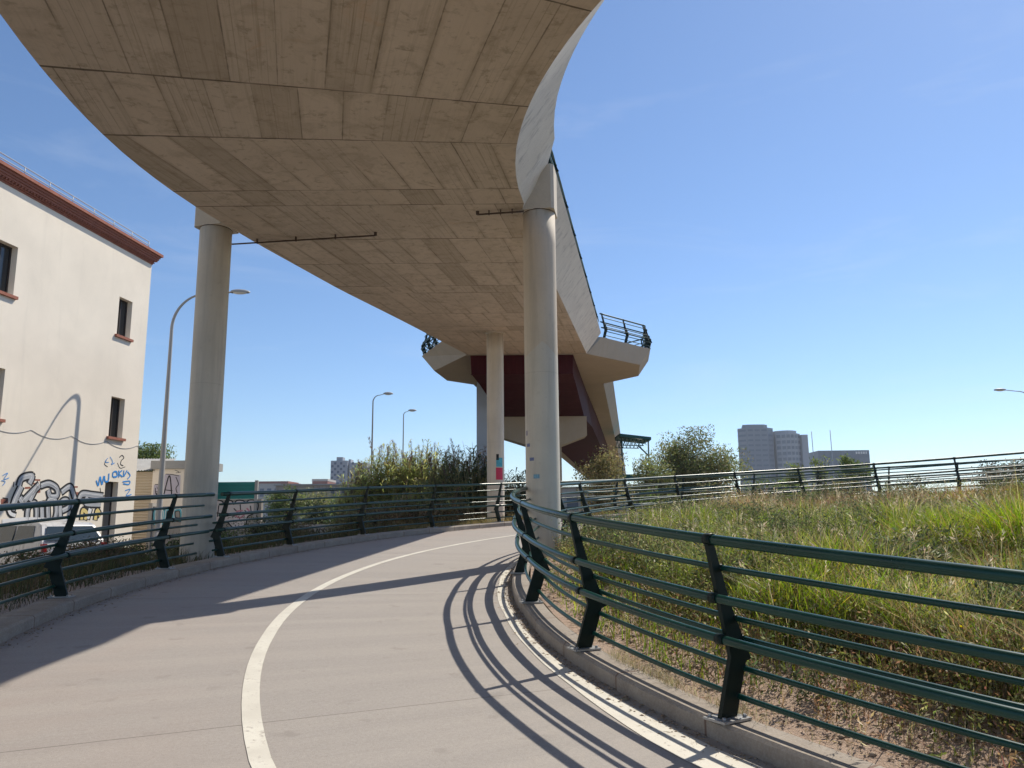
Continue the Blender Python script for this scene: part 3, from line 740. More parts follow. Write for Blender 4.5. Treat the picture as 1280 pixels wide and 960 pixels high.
# landing railings
def poly_f(pts, nrm):
    P = [Vector(p) for p in pts]; D = [0]
    for i in range(1, len(P)): D.append(D[-1]+(P[i]-P[i-1]).length)
    def f(t):
        t = min(max(t, 0), D[-1]); i = min(int(np.searchsorted(D, t, 'right'))-1, len(P)-2); k = (t-D[i])/(D[i+1]-D[i]+1e-9)
        return tuple(P[i].lerp(P[i+1], k)), nrm[i]
    return f, D[-1]
def nrm2(a, c, s): d = Vector((c[0]-a[0], c[1]-a[1])).normalized(); return (s*d.y, -s*d.x)
rp = [(3.85, 31.95, 9.04), (6.18, 34.2, 9.04), (6.52, 36.9, 9.04), (4.7, 39.4, 9.04)]
f, ln = poly_f(rp, [nrm2(rp[i], rp[i+1], 1) for i in range(3)])
railing('green railing round the right wing of the bridge landing', f, 0, ln, .15, [.12, 1.6, 3.05, 3.45, 4.8, 5.85, 6.1, 7.6, 8.8], group='railings on the overhead bridge')
lp = [(-2.85, 31.9, 9.04), (-4.08, 35.25, 9.04), (-3.65, 37.7, 9.04), (-2.0, 39.4, 9.04)]
f, ln = poly_f(lp, [nrm2(lp[i], lp[i+1], -1) for i in range(3)])
railing('green railing round the left wing of the bridge landing', f, 0, ln, .15, [.1, 1.3, 2.4, 3.3, 3.7, 4.9, 5.9, 6.2, 7.6, 8.3], group='railings on the overhead bridge')
rp = [(bx(4.2, 39.8), 39.8, 9.03), (bx(4.2, 110), 110, 9.03)]
f, ln = poly_f(rp, [nrm2(rp[0], rp[1], 1)])
railing('green railing running away along the right edge of the far footbridge', f, 0, ln, 5, list(np.arange(1, ln, 2.6)), group='railings on the overhead bridge')

# ------------------------------------------------------------------ cream building on the left
FO_ = Vector((-15.6, 32.0)); FD = Vector((-.118, -.993)); FN = Vector((.993, -.118))
def fp(s_, z, d=0.0): p = FO_+FD*s_+FN*d; return (p.x, p.y, z)      # d>0 towards the street
bl = empty('building', (-15.6, 32, 0), 'cream rendered three storey building with terracotta cornice and graffiti at its foot', 'building')
SL = 34.0
holes = [(1.13, 2.0, 8.93, 10.5), (7.5, 8.45, 8.93, 10.6), (1.13, 2.0, 4.83, 6.42), (7.5, 8.45, 4.83, 6.46), (1.14, 1.95, .05, 3.08),
         (14, 14.95, 8.93, 10.6), (14, 14.95, 4.83, 6.46), (20, 20.95, 8.93, 10.6), (20, 20.95, 4.83, 6.46)]
ss = sorted({0, SL, *[h[0] for h in holes], *[h[1] for h in holes]}); zz = sorted({-.1, 12.5, *[h[2] for h in holes], *[h[3] for h in holes]})
b = MB()
for i in range(len(ss)-1):
    for j in range(len(zz)-1):
        sc_, zc = (ss[i]+ss[i+1])/2, (zz[j]+zz[j+1])/2
        if any(h[0] < sc_ < h[1] and h[2] < zc < h[3] for h in holes): continue
        b.face([fp(ss[i+1], zz[j]), fp(ss[i], zz[j]), fp(ss[i], zz[j+1]), fp(ss[i+1], zz[j+1])])
for s0, s1, z0, z1 in holes:
    d = -.28
    b.face([fp(s0, z0), fp(s0, z0, d), fp(s0, z1, d), fp(s0, z1)]); b.face([fp(s1, z0, d), fp(s1, z0), fp(s1, z1), fp(s1, z1, d)])
    b.face([fp(s0, z1, d), fp(s1, z1, d), fp(s1, z1), fp(s0, z1)]); b.face([fp(s0, z0), fp(s1, z0), fp(s1, z0, d), fp(s0, z0, d)])
W_ = -13.0
b.face([fp(0, -.1), fp(0, -.1, W_), fp(0, 12.5, W_), fp(0, 12.5)]); b.face([fp(SL, -.1, W_), fp(SL, -.1), fp(SL, 12.5), fp(SL, 12.5, W_)])
b.face([fp(0, -.1, W_), fp(SL, -.1, W_), fp(SL, 12.5, W_), fp(0, 12.5, W_)]); b.face([fp(0, 12.5, 0), fp(0, 12.5, W_), fp(SL, 12.5, W_), fp(SL, 12.5, 0)])
b.build('wall', M['stucco'], bl)
def ring(b, z0, z1, o):      # band round the roof edge projecting by o
    A = [fp(-o, z0, o), fp(SL+o, z0, o), fp(SL+o, z0, W_-o), fp(-o, z0, W_-o)]; V = A+[(x, y, z1) for x, y, _ in A]
    b.mesh(V, [(0, 1, 2, 3), (7, 6, 5, 4), (0, 4, 5, 1), (1, 5, 6, 2), (2, 6, 7, 3), (3, 7, 4, 0)])
b = MB(); ring(b, 12.50, 12.56, .03); ring(b, 12.565, 12.60, .08); ring(b, 12.66, 12.73, .16); ring(b, 12.735, 12.81, .20); ring(b, 12.815, 12.90, .24); ring(b, 12.905, 13.02, .32)
ring(b, 12.602, 12.658, .06)
for k in range(int(SL/.14)):
    b.mesh([fp(k*.14, 12.603, .06), fp(k*.14+.07, 12.603, .06), fp(k*.14+.07, 12.603, .14), fp(k*.14, 12.603, .14), fp(k*.14, 12.657, .06), fp(k*.14+.07, 12.657, .06), fp(k*.14+.07, 12.657, .14), fp(k*.14, 12.657, .14)],
           [(0, 1, 2, 3), (7, 6, 5, 4), (3, 2, 6, 7), (0, 3, 7, 4), (1, 5, 6, 2)])
b.build('cornice', M['brick'], bl)
b = MB()
for z in (13.36, 13.2): b.tube([fp(.5, z, .12), fp(SL, z, .12)], .018, 6)
for k in range(28): b.tube([fp(.5+k*1.2, 13.05, .12), fp(.5+k*1.2, 13.36, .12)], .014, 6)
b.build('roof_rail', M['galv'], bl)
for s0, s1, z0, z1 in holes:
    door = z0 < 1
    b = MB(); d = -.27; fwid = .05
    fr = [(s0, s0+fwid, z0, z1), (s1-fwid, s1, z0, z1), (s0+fwid, s1-fwid, z1-fwid, z1), (s0+fwid, s1-fwid, z0, z0+fwid)]
    if not door: fr.append(((s0+s1)/2-.025, (s0+s1)/2+.025, z0+fwid, z1-fwid))
    for a0_, a1_, c0, c1 in fr:
        V = [fp(a0_, c0, d), fp(a1_, c0, d), fp(a1_, c1, d), fp(a0_, c1, d)]+[fp(a0_, c0, d+.05), fp(a1_, c0, d+.05), fp(a1_, c1, d+.05), fp(a0_, c1, d+.05)]
        b.mesh(V, [(0, 1, 2, 3), (7, 6, 5, 4), (0, 4, 5, 1), (1, 5, 6, 2), (2, 6, 7, 3), (3, 7, 4, 0)])
    w_ = b.build('door' if door else 'window', M['winframe'], bl)
    b = MB()
    if door:
        nn = 9
        for k in range(nn):
            a0_, a1_ = s0+fwid+(s1-s0-2*fwid)*k/nn, s0+fwid+(s1-s0-2*fwid)*(k+1)/nn; mm_ = (a0_+a1_)/2
            b.face([fp(mm_, z0, d+.03), fp(a0_, z0, d), fp(a0_, z1-.05, d), fp(mm_, z1-.05, d+.03)]); b.face([fp(a1_, z0, d), fp(mm_, z0, d+.03), fp(mm_, z1-.05, d+.03), fp(a1_, z1-.05, d)])
        b.build('door_panel', M['shutter'], w_)
    else:
        b.face([fp(s1, z0, d+.02), fp(s0, z0, d+.02), fp(s0, z1, d+.02), fp(s1, z1, d+.02)]); b.build('pane', M['glass'], w_)
        b = MB(); A = [fp(s0-.12, z0-.11, .0), fp(s1+.12, z0-.11, .0), fp(s1+.12, z0-.11, .10), fp(s0-.12, z0-.11, .10)]; V = A+[(x, y, z0-.01) for x, y, _ in A]
        b.mesh(V, [(0, 1, 2, 3), (7, 6, 5, 4), (0, 4, 5, 1), (1, 5, 6, 2), (2, 6, 7, 3), (3, 7, 4, 0)]); b.build('sill', M['brick'], w_)
# cable looping along the wall
b = MB()
def loopz(s_):
    per = 2.0; k = (s_-.1)/per; fr_ = k-math.floor(k); return 4.63-.20*4*fr_*(1-fr_)
b.tube([fp(s_, loopz(s_), .012) for s_ in np.linspace(0, 24, 240)], .008, 5); b.build('cable', M['grey'], bl)
# graffiti strokes (s, z) on the wall
def cr(pts, n=7):
    P = [Vector((p[0], p[1])) for p in pts]
    if len(P) < 3: return P
    Q = [P[0]]+P+[P[-1]]; out = []
    for i in range(1, len(Q)-2):
        for k in range(n):
            t = k/n; a_, b_, c_, d_ = Q[i-1], Q[i], Q[i+1], Q[i+2]
            out.append(.5*((2*b_)+(-a_+c_)*t+(2*a_-5*b_+4*c_-d_)*t*t+(-a_+3*b_-3*c_+d_)*t**3))
    out.append(P[-1]); return out
def ribbon(b, pts, wd, fn, d, closed=False):
    P = cr(pts); n = len(P)
    for i in range(n-1):
        t = (P[i+1]-P[i]);
        if t.length < 1e-6: continue
        t.normalize(); nn = Vector((-t.y, t.x))*wd/2
        e = t*wd*.12
        q = [P[i]-nn-e, P[i+1]-nn+e, P[i+1]+nn+e, P[i]+nn-e]
        b.face([fn(v.x, v.y, d+i*.00002) for v in q])
GR = {
'silver' : [([(6.42, 2.74), (6.31, 2.99), (5.87, 3.08), (5.95, 2.84)], 0.182), ([(6.61, 1.96), (6.5, 2.33), (6.33, 2.7)], 0.221), ([(6.31, 2.33), (6.02, 2.05)], 0.192), ([(6.18, 2.21), (5.51, 2.78)], 0.211), ([(5.56, 2.77), (5.85, 2.26)], 0.144), ([(5.39, 2.78), (5.03, 2.86), (4.64, 2.72), (4.57, 2.46), (4.91, 2.43), (5.03, 2.62)], 0.163), ([(4.34, 2.6), (3.94, 2.79), (3.7, 2.48), (3.57, 2.26)], 0.173), ([(3.43, 2.26), (3.26, 2.54), (2.65, 2.53), (2.06, 2.5)], 0.192), ([(2.93, 2.41), (2.97, 2.23), (2.17, 2.21)], 0.221), ([(5.91, 1.64), (5.9, 2.01), (5.66, 2.18), (5.52, 2.01), (5.47, 1.64)], 0.163), ([(5.2, 1.64), (5.31, 2.23)], 0.173), ([(4.91, 1.68), (4.98, 2.24), (4.65, 2.28), (4.54, 1.94), (4.57, 1.68)], 0.173), ([(4.31, 1.68), (4.35, 2.2), (4.07, 2.3), (3.91, 2.08), (4.22, 1.94)], 0.163), ([(3.77, 2.3), (3.6, 1.72)], 0.144)],
'yellow' : [([(3.17, 1.63), (3.15, 1.95), (2.92, 1.86), (2.97, 1.63)], 0.144), ([(2.39, 1.62), (2.32, 1.95), (2.12, 1.77)], 0.163)],
'white' : [([(2.83, 1.67), (2.73, 2.0)], 0.192), ([(6.82, 2.08), (6.68, 1.84), (6.45, 1.76)], 0.115), ([(6.96, 1.56), (5.99, 1.62), (4.68, 1.59), (3.78, 1.61)], 0.173)],
'blue' : [([(2.51, 3.08), (2.37, 2.9), (2.3, 3.23), (2.16, 2.95), (2.08, 3.27)], 0.067), ([(2.04, 3.27), (1.98, 3.08), (1.8, 3.11), (1.79, 3.38)], 0.067), ([(1.54, 3.27), (1.53, 3.44), (1.33, 3.48), (1.27, 3.31), (1.5, 3.26)], 0.067), ([(1.18, 3.54), (1.15, 3.27)], 0.058), ([(0.98, 3.55), (1.15, 3.42), (0.91, 3.3)], 0.058), ([(0.86, 3.56), (0.83, 3.33), (0.65, 3.57)], 0.058), ([(0.6, 3.52), (0.42, 3.38), (0.57, 3.24)], 0.048), ([(1.8, 4.04), (1.62, 3.86), (1.68, 3.75), (1.49, 3.82)], 0.029), ([(1.94, 3.98), (2.08, 3.82), (1.85, 3.82)], 0.024), ([(0.67, 2.76), (0.35, 2.82), (0.57, 2.56), (0.24, 2.62)], 0.038), ([(7.16, 3.03), (6.96, 3.12), (7.09, 2.92), (6.88, 2.97)], 0.024), ([(7.19, 2.87), (7.03, 2.84), (7.12, 2.71)], 0.024), ([(0.88, 3.1), (0.43, 3.15), (0.46, 3.02), (0.83, 3.03)], 0.05)],
'dark' : [([(1.21, 4.06), (1.05, 4.15), (0.92, 4.06), (1.07, 3.94), (1.09, 3.79), (0.92, 3.75)], 0.029), ([(1.3, 3.83), (1.11, 3.64), (0.79, 3.71)], 0.019), ([(2.25, 2.81), (2.18, 2.52), (2.43, 2.49), (1.98, 2.48)], 0.024), ([(6.65, 2.85), (6.66, 2.69)], 0.029), ([(7.06, 2.32), (6.84, 2.28), (6.99, 2.16)], 0.029), ([(2.01, 3.88), (2.1, 3.73), (1.9, 3.64)], 0.019), ([(3.45, 2.17), (3.25, 2.5), (2.5, 2.47), (1.91, 2.53)], 0.024)],
'brick' : [([(5.74, 2.96), (5.47, 2.96)], 0.058), ([(5.92, 2.82), (5.63, 2.84)], 0.048), ([(3.77, 2.79), (3.53, 2.8)], 0.058), ([(3.7, 2.55), (3.36, 2.55)], 0.125), ([(6.13, 2.67), (5.9, 2.69)], 0.067), ([(5.6, 2.56), (5.42, 2.59)], 0.106), ([(7.1, 2.2), (6.84, 2.24)], 0.163)],
}
fn = lambda s_, z, d: fp(s_, z, d)
b = MB()
for p, wd in GR['brick']: ribbon(b, p, wd, fn, .004)
b.build('bare_brick', M['brick'], bl)
b = MB()
for p, wd in GR['silver']+GR['yellow']+GR['white'][:2]: ribbon(b, p, wd+.13, fn, .007)
for p, wd in GR['dark']: ribbon(b, p, wd*1.3, fn, .0072)
b.build('graffiti', M['black'], bl)
for key, mt, d in (('silver', 'silver', .011), ('yellow', 'yellow', .0112), ('white', 'white', .0114), ('blue', 'blue', .0116)):
    b = MB()
    for p, wd in GR[key]: ribbon(b, p, wd, fn, d)
    b.build('graffiti', M[mt], bl)
b = MB()                                    # inner highlights and cuts on the silver letters
for p, wd in GR['silver']: ribbon(b, [(x+.03, z+.03) for x, z in p], .022, fn, .015)
b.build('graffiti', M['white'], bl)
b = MB()
for p, wd in GR['silver'][1:12:2]: ribbon(b, [(x-.05, z-.04) for x, z in p], .02, fn, .0155)
b.build('graffiti', M['grey'], bl)

# ------------------------------------------------------------------ shed, tag wall, low wall, hoarding
sh = empty('shed', (-17.3, 37, 0), 'beige corrugated shed between the cream building and the tagged wall', 'shed')
b = MB(); x0, x1 = -21.0, -16.78; ncor = 60
for k in range(30):
    z0, z1 = -.1+k*.13, -.1+(k+1)*.13; zm = (z0+z1)/2
    b.face([(x0, 36.05, z0), (x1, 36.05, z0), (x1, 36.08, zm), (x0, 36.08, zm)]); b.face([(x0, 36.08, zm), (x1, 36.08, zm), (x1, 36.05, z1), (x0, 36.05, z1)])
b.box((x0, 36.1, -.1), (x1, 40, 3.8)); b.build('wall', M['beige'], sh)
b = MB()
for k in range(34):
    xa = x0-.1+k*.13; xm = xa+.065; xb = xa+.13
    for (p, q_, za, zb) in ((xa, xm, 0, .04), (xm, xb, .04, 0)):
        b.face([(p, 35.9, 3.83+za), (q_, 35.9, 3.83+zb), (q_, 38.2, 4.55+zb), (p, 38.2, 4.55+za)])
b.build('roof', M['greyroof'], sh)
tw = empty('wall', (-16.1, 36, 0), 'cream wall with a black spray tag on a lavender patch under a grey roof edge', 'wall')
b = MB(); b.box((-16.78, 36.0, -.1), (-14.6, 36.4, 3.92)); b.build('wall_body', M['stucco'], tw)
b = MB(); b.box((-16.86, 35.9, 3.925), (-14.5, 38.6, 4.30)); b.build('roof_edge', M['greyroof'], tw)
fa = lambda x, z, d: (x, 36.0-d, z)
b = MB(); b.face([fa(x, z, .004) for x, z in [(-16.69, 2.56), (-15.44, 2.6), (-15.48, 3.63), (-16.21, 3.68), (-16.32, 3.22), (-16.69, 3.18)]]); b.build('graffiti', M['lav'], tw)
b = MB()
for p, wd in [([(-16.19, 2.76), (-15.99, 3.61), (-15.81, 2.57)], 0.055), ([(-16.15, 2.95), (-15.81, 2.91)], 0.04), ([(-16.16, 3.68), (-15.88, 3.66), (-15.55, 3.59)], 0.03), ([(-15.69, 3.54), (-15.55, 3.22), (-15.65, 3.03), (-15.58, 2.8)], 0.035), ([(-16.64, 3.2), (-16.29, 3.2)], 0.03), ([(-16.61, 3.04), (-16.56, 2.76), (-16.37, 2.67)], 0.03), ([(-16.41, 3.18), (-16.34, 2.81), (-16.52, 2.81)], 0.03), ([(-15.76, 3.87), (-15.56, 3.77), (-15.7, 3.73), (-15.47, 3.77)], 0.02), ([(-16.55, 3.1), (-16.45, 2.9), (-16.58, 2.85), (-16.4, 2.62)], .02)]:
    ribbon(b, p, wd, fa, .009)
b.build('graffiti', M['black'], tw)
lw_ = empty('wall', (-15.3, 33.5, 0), 'low wall with turquoise bubble graffiti beside the street lamp', 'wall')
b = MB(); b.box((-15.55, 33.5, -.1), (-13.9, 33.8, 2.15)); b.box((-15.66, 33.42, -.1), (-15.5, 33.85, 2.3)); b.build('wall_body', M['concrete'], lw_)
fl_ = lambda x, z, d: (x, 33.5-d, z)
bub = [([(-15.35, 1.4), (-15.4, 1.9), (-15.2, 2.05), (-15.05, 1.85), (-15.1, 1.4)], .13), ([(-14.95, 1.45), (-14.95, 1.95), (-14.75, 2.0), (-14.7, 1.5)], .12), ([(-14.55, 1.5), (-14.6, 1.95), (-14.3, 2.0), (-14.25, 1.6), (-14.5, 1.6)], .12), ([(-14.1, 1.5), (-14.1, 1.95)], .12)]
b = MB(); [ribbon(b, p, wd+.07, fl_, .004) for p, wd in bub]; b.build('graffiti', M['black'], lw_)
b = MB(); [ribbon(b, p, wd, fl_, .008) for p, wd in bub]; b.build('graffiti', M['cyan'], lw_)
b = MB(); [ribbon(b, [(x+.02, z+.02) for x, z in p], .03, fl_, .012) for p, wd in bub]; b.build('graffiti', M['white'], lw_)
ho = empty('hoarding', (-14.4, 38, 0), 'teal metal hoarding above a low wall with white bubble graffiti', 'fence')
b = MB()
for k in range(5):
    z0 = 2.55+k*.166; b.box((-17.2, 37.98, z0), (-12.66, 38.03, z0+.150)); b.box((-17.2, 38.0, z0+.150), (-12.66, 38.03, z0+.166))
b.build('panel', M['teal'], ho)
b = MB(); b.box((-12.64, 37.93, -.1), (-12.50, 38.07, 3.45)); b.build('post', M['greyroof'], ho)
b = MB(); b.box((-17.2, 38.0, -.1), (-12.30, 38.3, 2.545)); b.build('wall_body', M['concrete'], ho)
fh = lambda x, z, d: (x, 38.0-d, z)
out_ = [(-14.7, 1.31), (-14.75, 2.2), (-14.55, 2.5), (-14.22, 2.45), (-14.14, 2.3), (-14.02, 2.5), (-13.75, 2.46), (-13.64, 2.3), (-13.5, 2.48), (-13.2, 2.47), (-13.07, 2.36), (-12.91, 2.49), (-12.64, 2.48), (-12.45, 2.3), (-12.5, 1.95), (-12.68, 1.82), (-12.94, 1.69), (-13.05, 1.3), (-13.58, 1.17), (-13.92, 1.44), (-14.25, 1.31)]
b = MB(); b.face([fh(p.x, p.y, .004) for p in cr(out_, 4)]); b.build('graffiti', M['palepink'], ho)
b = MB(); ribbon(b, out_, .06, fh, .009)
for p in ([(-14.37, 2.25), (-14.41, 1.71)], [(-14.1, 2.27), (-14.01, 1.7)], [(-13.33, 2.29), (-13.28, 1.89)], [(-12.83, 2.22), (-12.78, 1.96)], [(-13.63, 2.1), (-13.41, 1.83), (-13.7, 1.7)], [(-14.5, 1.9), (-14.2, 1.85)], [(-13.1, 2.0), (-12.9, 1.85)]): ribbon(b, p, .05, fh, .0095)
b.build('graffiti', M['black'], ho)
b = MB()
for p in ([(-13.55, 1.75), (-13.3, 1.65), (-13.1, 1.8)], [(-13.0, 2.1), (-12.85, 1.95)], [(-13.2, 2.0), (-13.5, 1.95)]): ribbon(b, p, .07, fh, .0098)
b.build('graffiti', M['pink'], ho)

# ------------------------------------------------------------------ street lamps
def lamp(name_label, base, h, arm, ang, rb=.11, group='tall grey street lamps', headlen=.75):
    """arched street lamp, arm points to ang (from +X, ccw)"""
    x, y = base; root = empty('street_lamp', (x, y, -.1), name_label, 'street lamp', group)
    d = Vector((cos(ang), sin(ang), 0)); R_ = arm*.55; pts = []; rs = []
    hz = h-R_*1.15
    for k in range(8): pts.append(Vector((x, y, -.1+(hz+.1)*k/7))); rs.append(rb*(1-.5*k/7))
    for k in range(1, 15):
        g = pi/2*k/14; pts.append(Vector((x, y, hz))+d*R_*(1-cos(g))+Vector((0, 0, R_*1.15*sin(g)))); rs.append(rb*(.5-.22*k/14))
    e = Vector((x, y, h))+d*arm*1.0; e.z = h+.10; pts.append(e); rs.append(rb*.26)
    b = MB(); b.tube(pts, .1, 12, rs=rs); b.build('pole', M['lampgrey'], root)
    b = MB(); b.tube([(x, y, -.1), (x, y, 1.1)], rb*1.12, 12); b.build('pole_base', M['lampgrey'], root)
    # head: flattened ellipsoid shell plus a lens underneath
    def shell(b, zc, sx, sy, sz, lo, hi):
        n1, n2 = 12, 8; V = []; F = []
        s2 = Vector((-d.y, d.x, 0)); c0 = e+d*headlen*.38
        for i in range(n2+1):
            ph = lo+(hi-lo)*i/n2
            for k in range(n1):
                a_ = 2*pi*k/n1; tp = 1-.25*cos(a_)
                V.append(c0+d*(sx*cos(a_)*cos(ph))+s2*(sy*sin(a_)*cos(ph)*tp)+Vector((0, 0, zc+sz*sin(ph))))
        for i in range(n2):
            for k in range(n1): F.append((i*n1+k, i*n1+(k+1)%n1, (i+1)*n1+(k+1)%n1, (i+1)*n1+k))
        b.mesh(V, F, 0, True)
    b = MB(); shell(b, 0, headlen*.55, .16, .12, -.25, pi/2); hd_ = b.build('lamp_head', M['lampgrey'], root)
    b = MB(); shell(b, -.02, headlen*.40, .125, .07, -pi/2, -.05); b.build('lens', M['lampglass'], hd_)
    return root
lamp('tall arched street lamp beside the cream building, partly behind the left column', (-13.86, 30.5), 10.75, 2.35, radians(5), .125)
lamp('slender street lamp left of the reeds, taller of the two standing there', (-9.15, 50), 9.55, .75, radians(5), .085, headlen=.6)
lamp('slender street lamp rising out of the reeds, the shorter and more distant one', (-8.55, 60), 9.8, .45, radians(5), .075, headlen=.6)
lamp('street lamp at the right edge of the view, its arm reaching left', (35.0, 51), 9.6, 1.9, radians(178), .10)

# ------------------------------------------------------------------ parked car
def car():
    # local: x forward, y left, z up ; hatchback 3.9 x 1.68 x 1.48
    L_, W2, = 3.9, .82
    sideprof = [(-1.92, .30), (-1.96, .55), (-1.94, .82), (-1.86, .98), (-1.58, 1.36), (-1.40, 1.43), (-.6, 1.48), (.1, 1.46), (.45, 1.36), (1.05, .97), (1.65, .86), (1.93, .68), (1.97, .40), (1.92, .22)]
    root = empty('parked_car', (0, 0, 0), 'white hatchback with dark speckles, parked below the graffiti wall', 'car')
    b = MB(); n = len(sideprof); rows = []
    for yy, ins, k in ((-W2, 0, 0), (-W2*.97, 0, 1), (0, 0, 2), (W2*.97, 0, 3), (W2, 0, 4)):
        row = []
        for x, z in sideprof:
            y = yy
            if abs(yy) > .5:
                tum = max(0, (z-.9))*.28; y = (abs(yy)-tum)*(1 if yy > 0 else -1)
                if k in (0, 4): zz_ = .22+(z-.22)*.97; x_ = x*.985
                else: zz_, x_ = z, x
            else: zz_, x_ = z+.015, x*1.01
            row.append((x_, y, zz_))
        rows.append(row)
    V = [p for r_ in rows for p in r_]; F = []
    for i in range(4):
        for k in range(n-1): F.append((i*n+k, i*n+k+1, (i+1)*n+k+1, (i+1)*n+k))
    F.append(tuple(range(n))[::-1]); F.append(tuple(4*n+k for k in range(n)))
    F = [f[::-1] for f in F]
    b.mesh(V, F); b.box((-1.9, -.78, .2), (1.9, .78, .3)); body = b.build('body', M['carwhite'], root, offset=(0, 0, 0)); 
    # wheels
    for x in (-1.22, 1.25):
        for s_ in (-1, 1):
            b = MB(); b.tube([(x, s_*.66, .29), (x, s_*.835, .29)], .29, 20); w_ = b.build('wheel', M['tyre'], root, offset=(0, 0, 0))
            b = MB(); b.tube([(x, s_*.80, .29), (x, s_*.845, .29)], .17, 12); b.build('hubcap', M['galv'], w_, offset=(0, 0, 0))
    # side glass, rear and front glass
    for s_ in (-1, 1):
        for (xa, xb, xc_, xd) in ((-1.48, -.52, -.50, -1.30), (-.44, .86, .36, -.40)):
            b = MB(); f_ = lambda x, z: (x, s_*(W2-(z-.9)*.28+.006), z)
            P = [f_(xa, .95), f_(xb, .95), f_(xc_, 1.36), f_(xd, 1.36)]
            b.face(P if s_ < 0 else P[::-1]); b.build('side_window', M['carglass'], root, offset=(0, 0, 0))
    b = MB(); b.face([(-1.905, .70, 1.00), (-1.905, -.70, 1.00), (-1.635, -.58, 1.34), (-1.635, .58, 1.34)]); b.build('rear_window', M['carglass'], root, offset=(0, 0, 0))
    b = MB(); b.face([(.50, .60, 1.36), (.50, -.60, 1.36), (1.06, -.70, 1.0), (1.06, .70, 1.0)]); b.build('windscreen', M['carglass'], root, offset=(0, 0, 0))
    for s_ in (-1, 1):
        b = MB(); b.box((-1.975, s_*.75-.05, .72), (-1.86, s_*.75+.06, .92)); b.build('tail_light', M['red'], root, offset=(0, 0, 0))
        b = MB(); b.box((1.80, s_*.62-.16, .62), (1.965, s_*.62+.14, .78)); b.build('headlight', M['lampglass'], root, offset=(0, 0, 0))
        b = MB(); b.box((.62, s_*.90-.07, .98), (.74, s_*.90+.07, 1.10)); b.build('wing_mirror', M['carwhite'], root, offset=(0, 0, 0))
    b = MB(); b.box((-1.99, -.25, .60), (-1.962, .25, .71)); b.build('number_plate', M['plate'], root, offset=(0, 0, 0))
    b = MB(); b.box((-2.02, -.78, .32), (-1.90, .78, .52)); b.build('bumper', M['grey'], root, offset=(0, 0, 0))
    return root
c = car(); c.location = (-12.75, 20.9, .10); c.rotation_euler = (0, 0, radians(148))

# ------------------------------------------------------------------ far buildings
def box_building(name_label, x0, x1, y0, dep, h, wallm, roofm=None, rows=0, cols=0, wm='tower_w', cat='building', group=None, z0w=1.2, wfrac=.55, hfrac=.45, roofh=.4, sill=False):
    root = empty('building', ((x0+x1)/2, y0, -.1), name_label, cat, group)
    b = MB(); b.box((x0, y0, -.1), (x1, y0+dep, h)); b.build('wall', M[wallm], root)
    b = MB(); b.box((x0-.15, y0-.15, h+.003), (x1+.15, y0+dep+.15, h+roofh)); b.build('roof', M[roofm or wallm], root)
    for r_ in range(rows):
        for c_ in range(cols):
            zc = z0w+(h-z0w)*(r_+.5)/rows; hh = (h-z0w)/rows*hfrac/2; xc_ = x0+(x1-x0)*(c_+.5)/cols; ww = (x1-x0)/cols*wfrac/2
            b = MB(); b.box((xc_-ww, y0-.06, zc-hh), (xc_+ww, y0+.05, zc+hh)); b.build('window', M[wm], root)
    return root
# left skyline strip
spec = [(-138, -122, 420, 20.5, 'farwall', 'farred'), (-121, -112, 405, 18.5, 'farcream', 'farred'), (-111.5, -103, 430, 22, 'farred', 'farwall'), (-102, -92, 400, 17.5, 'farcream', 'farwall'), (-91, -84, 415, 19.5, 'farwall', 'farred'), (-83, -70, 430, 18, 'farcream', 'farred'), (-69, -60, 420, 15, 'farwall', 'farwall'), (-58, -47, 410, 14, 'farcream', 'farred')]
desc = ['widest low far block with a red roof, beside the teal hoarding', 'short cream far block with a red roof, second from the hoarding', 'reddish far block with a grey roof, tallest of the low skyline', 'cream far block with a flat grey roof on the skyline', 'narrow grey far block with a red roof in front of the chequered tower', 'long cream far block right of the chequered tower behind the reeds', 'plain grey far block behind the reeds', 'low cream far block hidden deep behind the reeds']
for (x0, x1, y, h, wm_, rm), d in zip(spec, desc): box_building(d, x0, x1, y, 20, h, wm_, rm, 2, 4, group='low blocks on the far left skyline', roofh=1.2)
# chequered tower pair
ct = empty('tower', (-106, 500, 0), 'pale blue and white chequered high-rise behind the left skyline', 'tower')
b = MB(); b.box((-118, 500, 0), (-107, 515, 38.5)); b.box((-105.8, 500, 0), (-94.5, 515, 37)); b.box((-115, 503, 38.5), (-111, 510, 41)); b.box((-107.1, 503, 0), (-105.7, 512, 39.5)); b.build('wall', M['tower_b'], ct)
b = MB()
for r_ in range(20):
    for c_ in range(12):
        if (r_+c_) % 2: continue
        x = -117.6+c_*1.9; 
        if -108.2 < x < -105.6: continue
        b.box((x, 499.8, .8+r_*1.85), (x+1.4, 500.1, 2.3+r_*1.85))
b.build('window_grid', M['block_d'], ct)
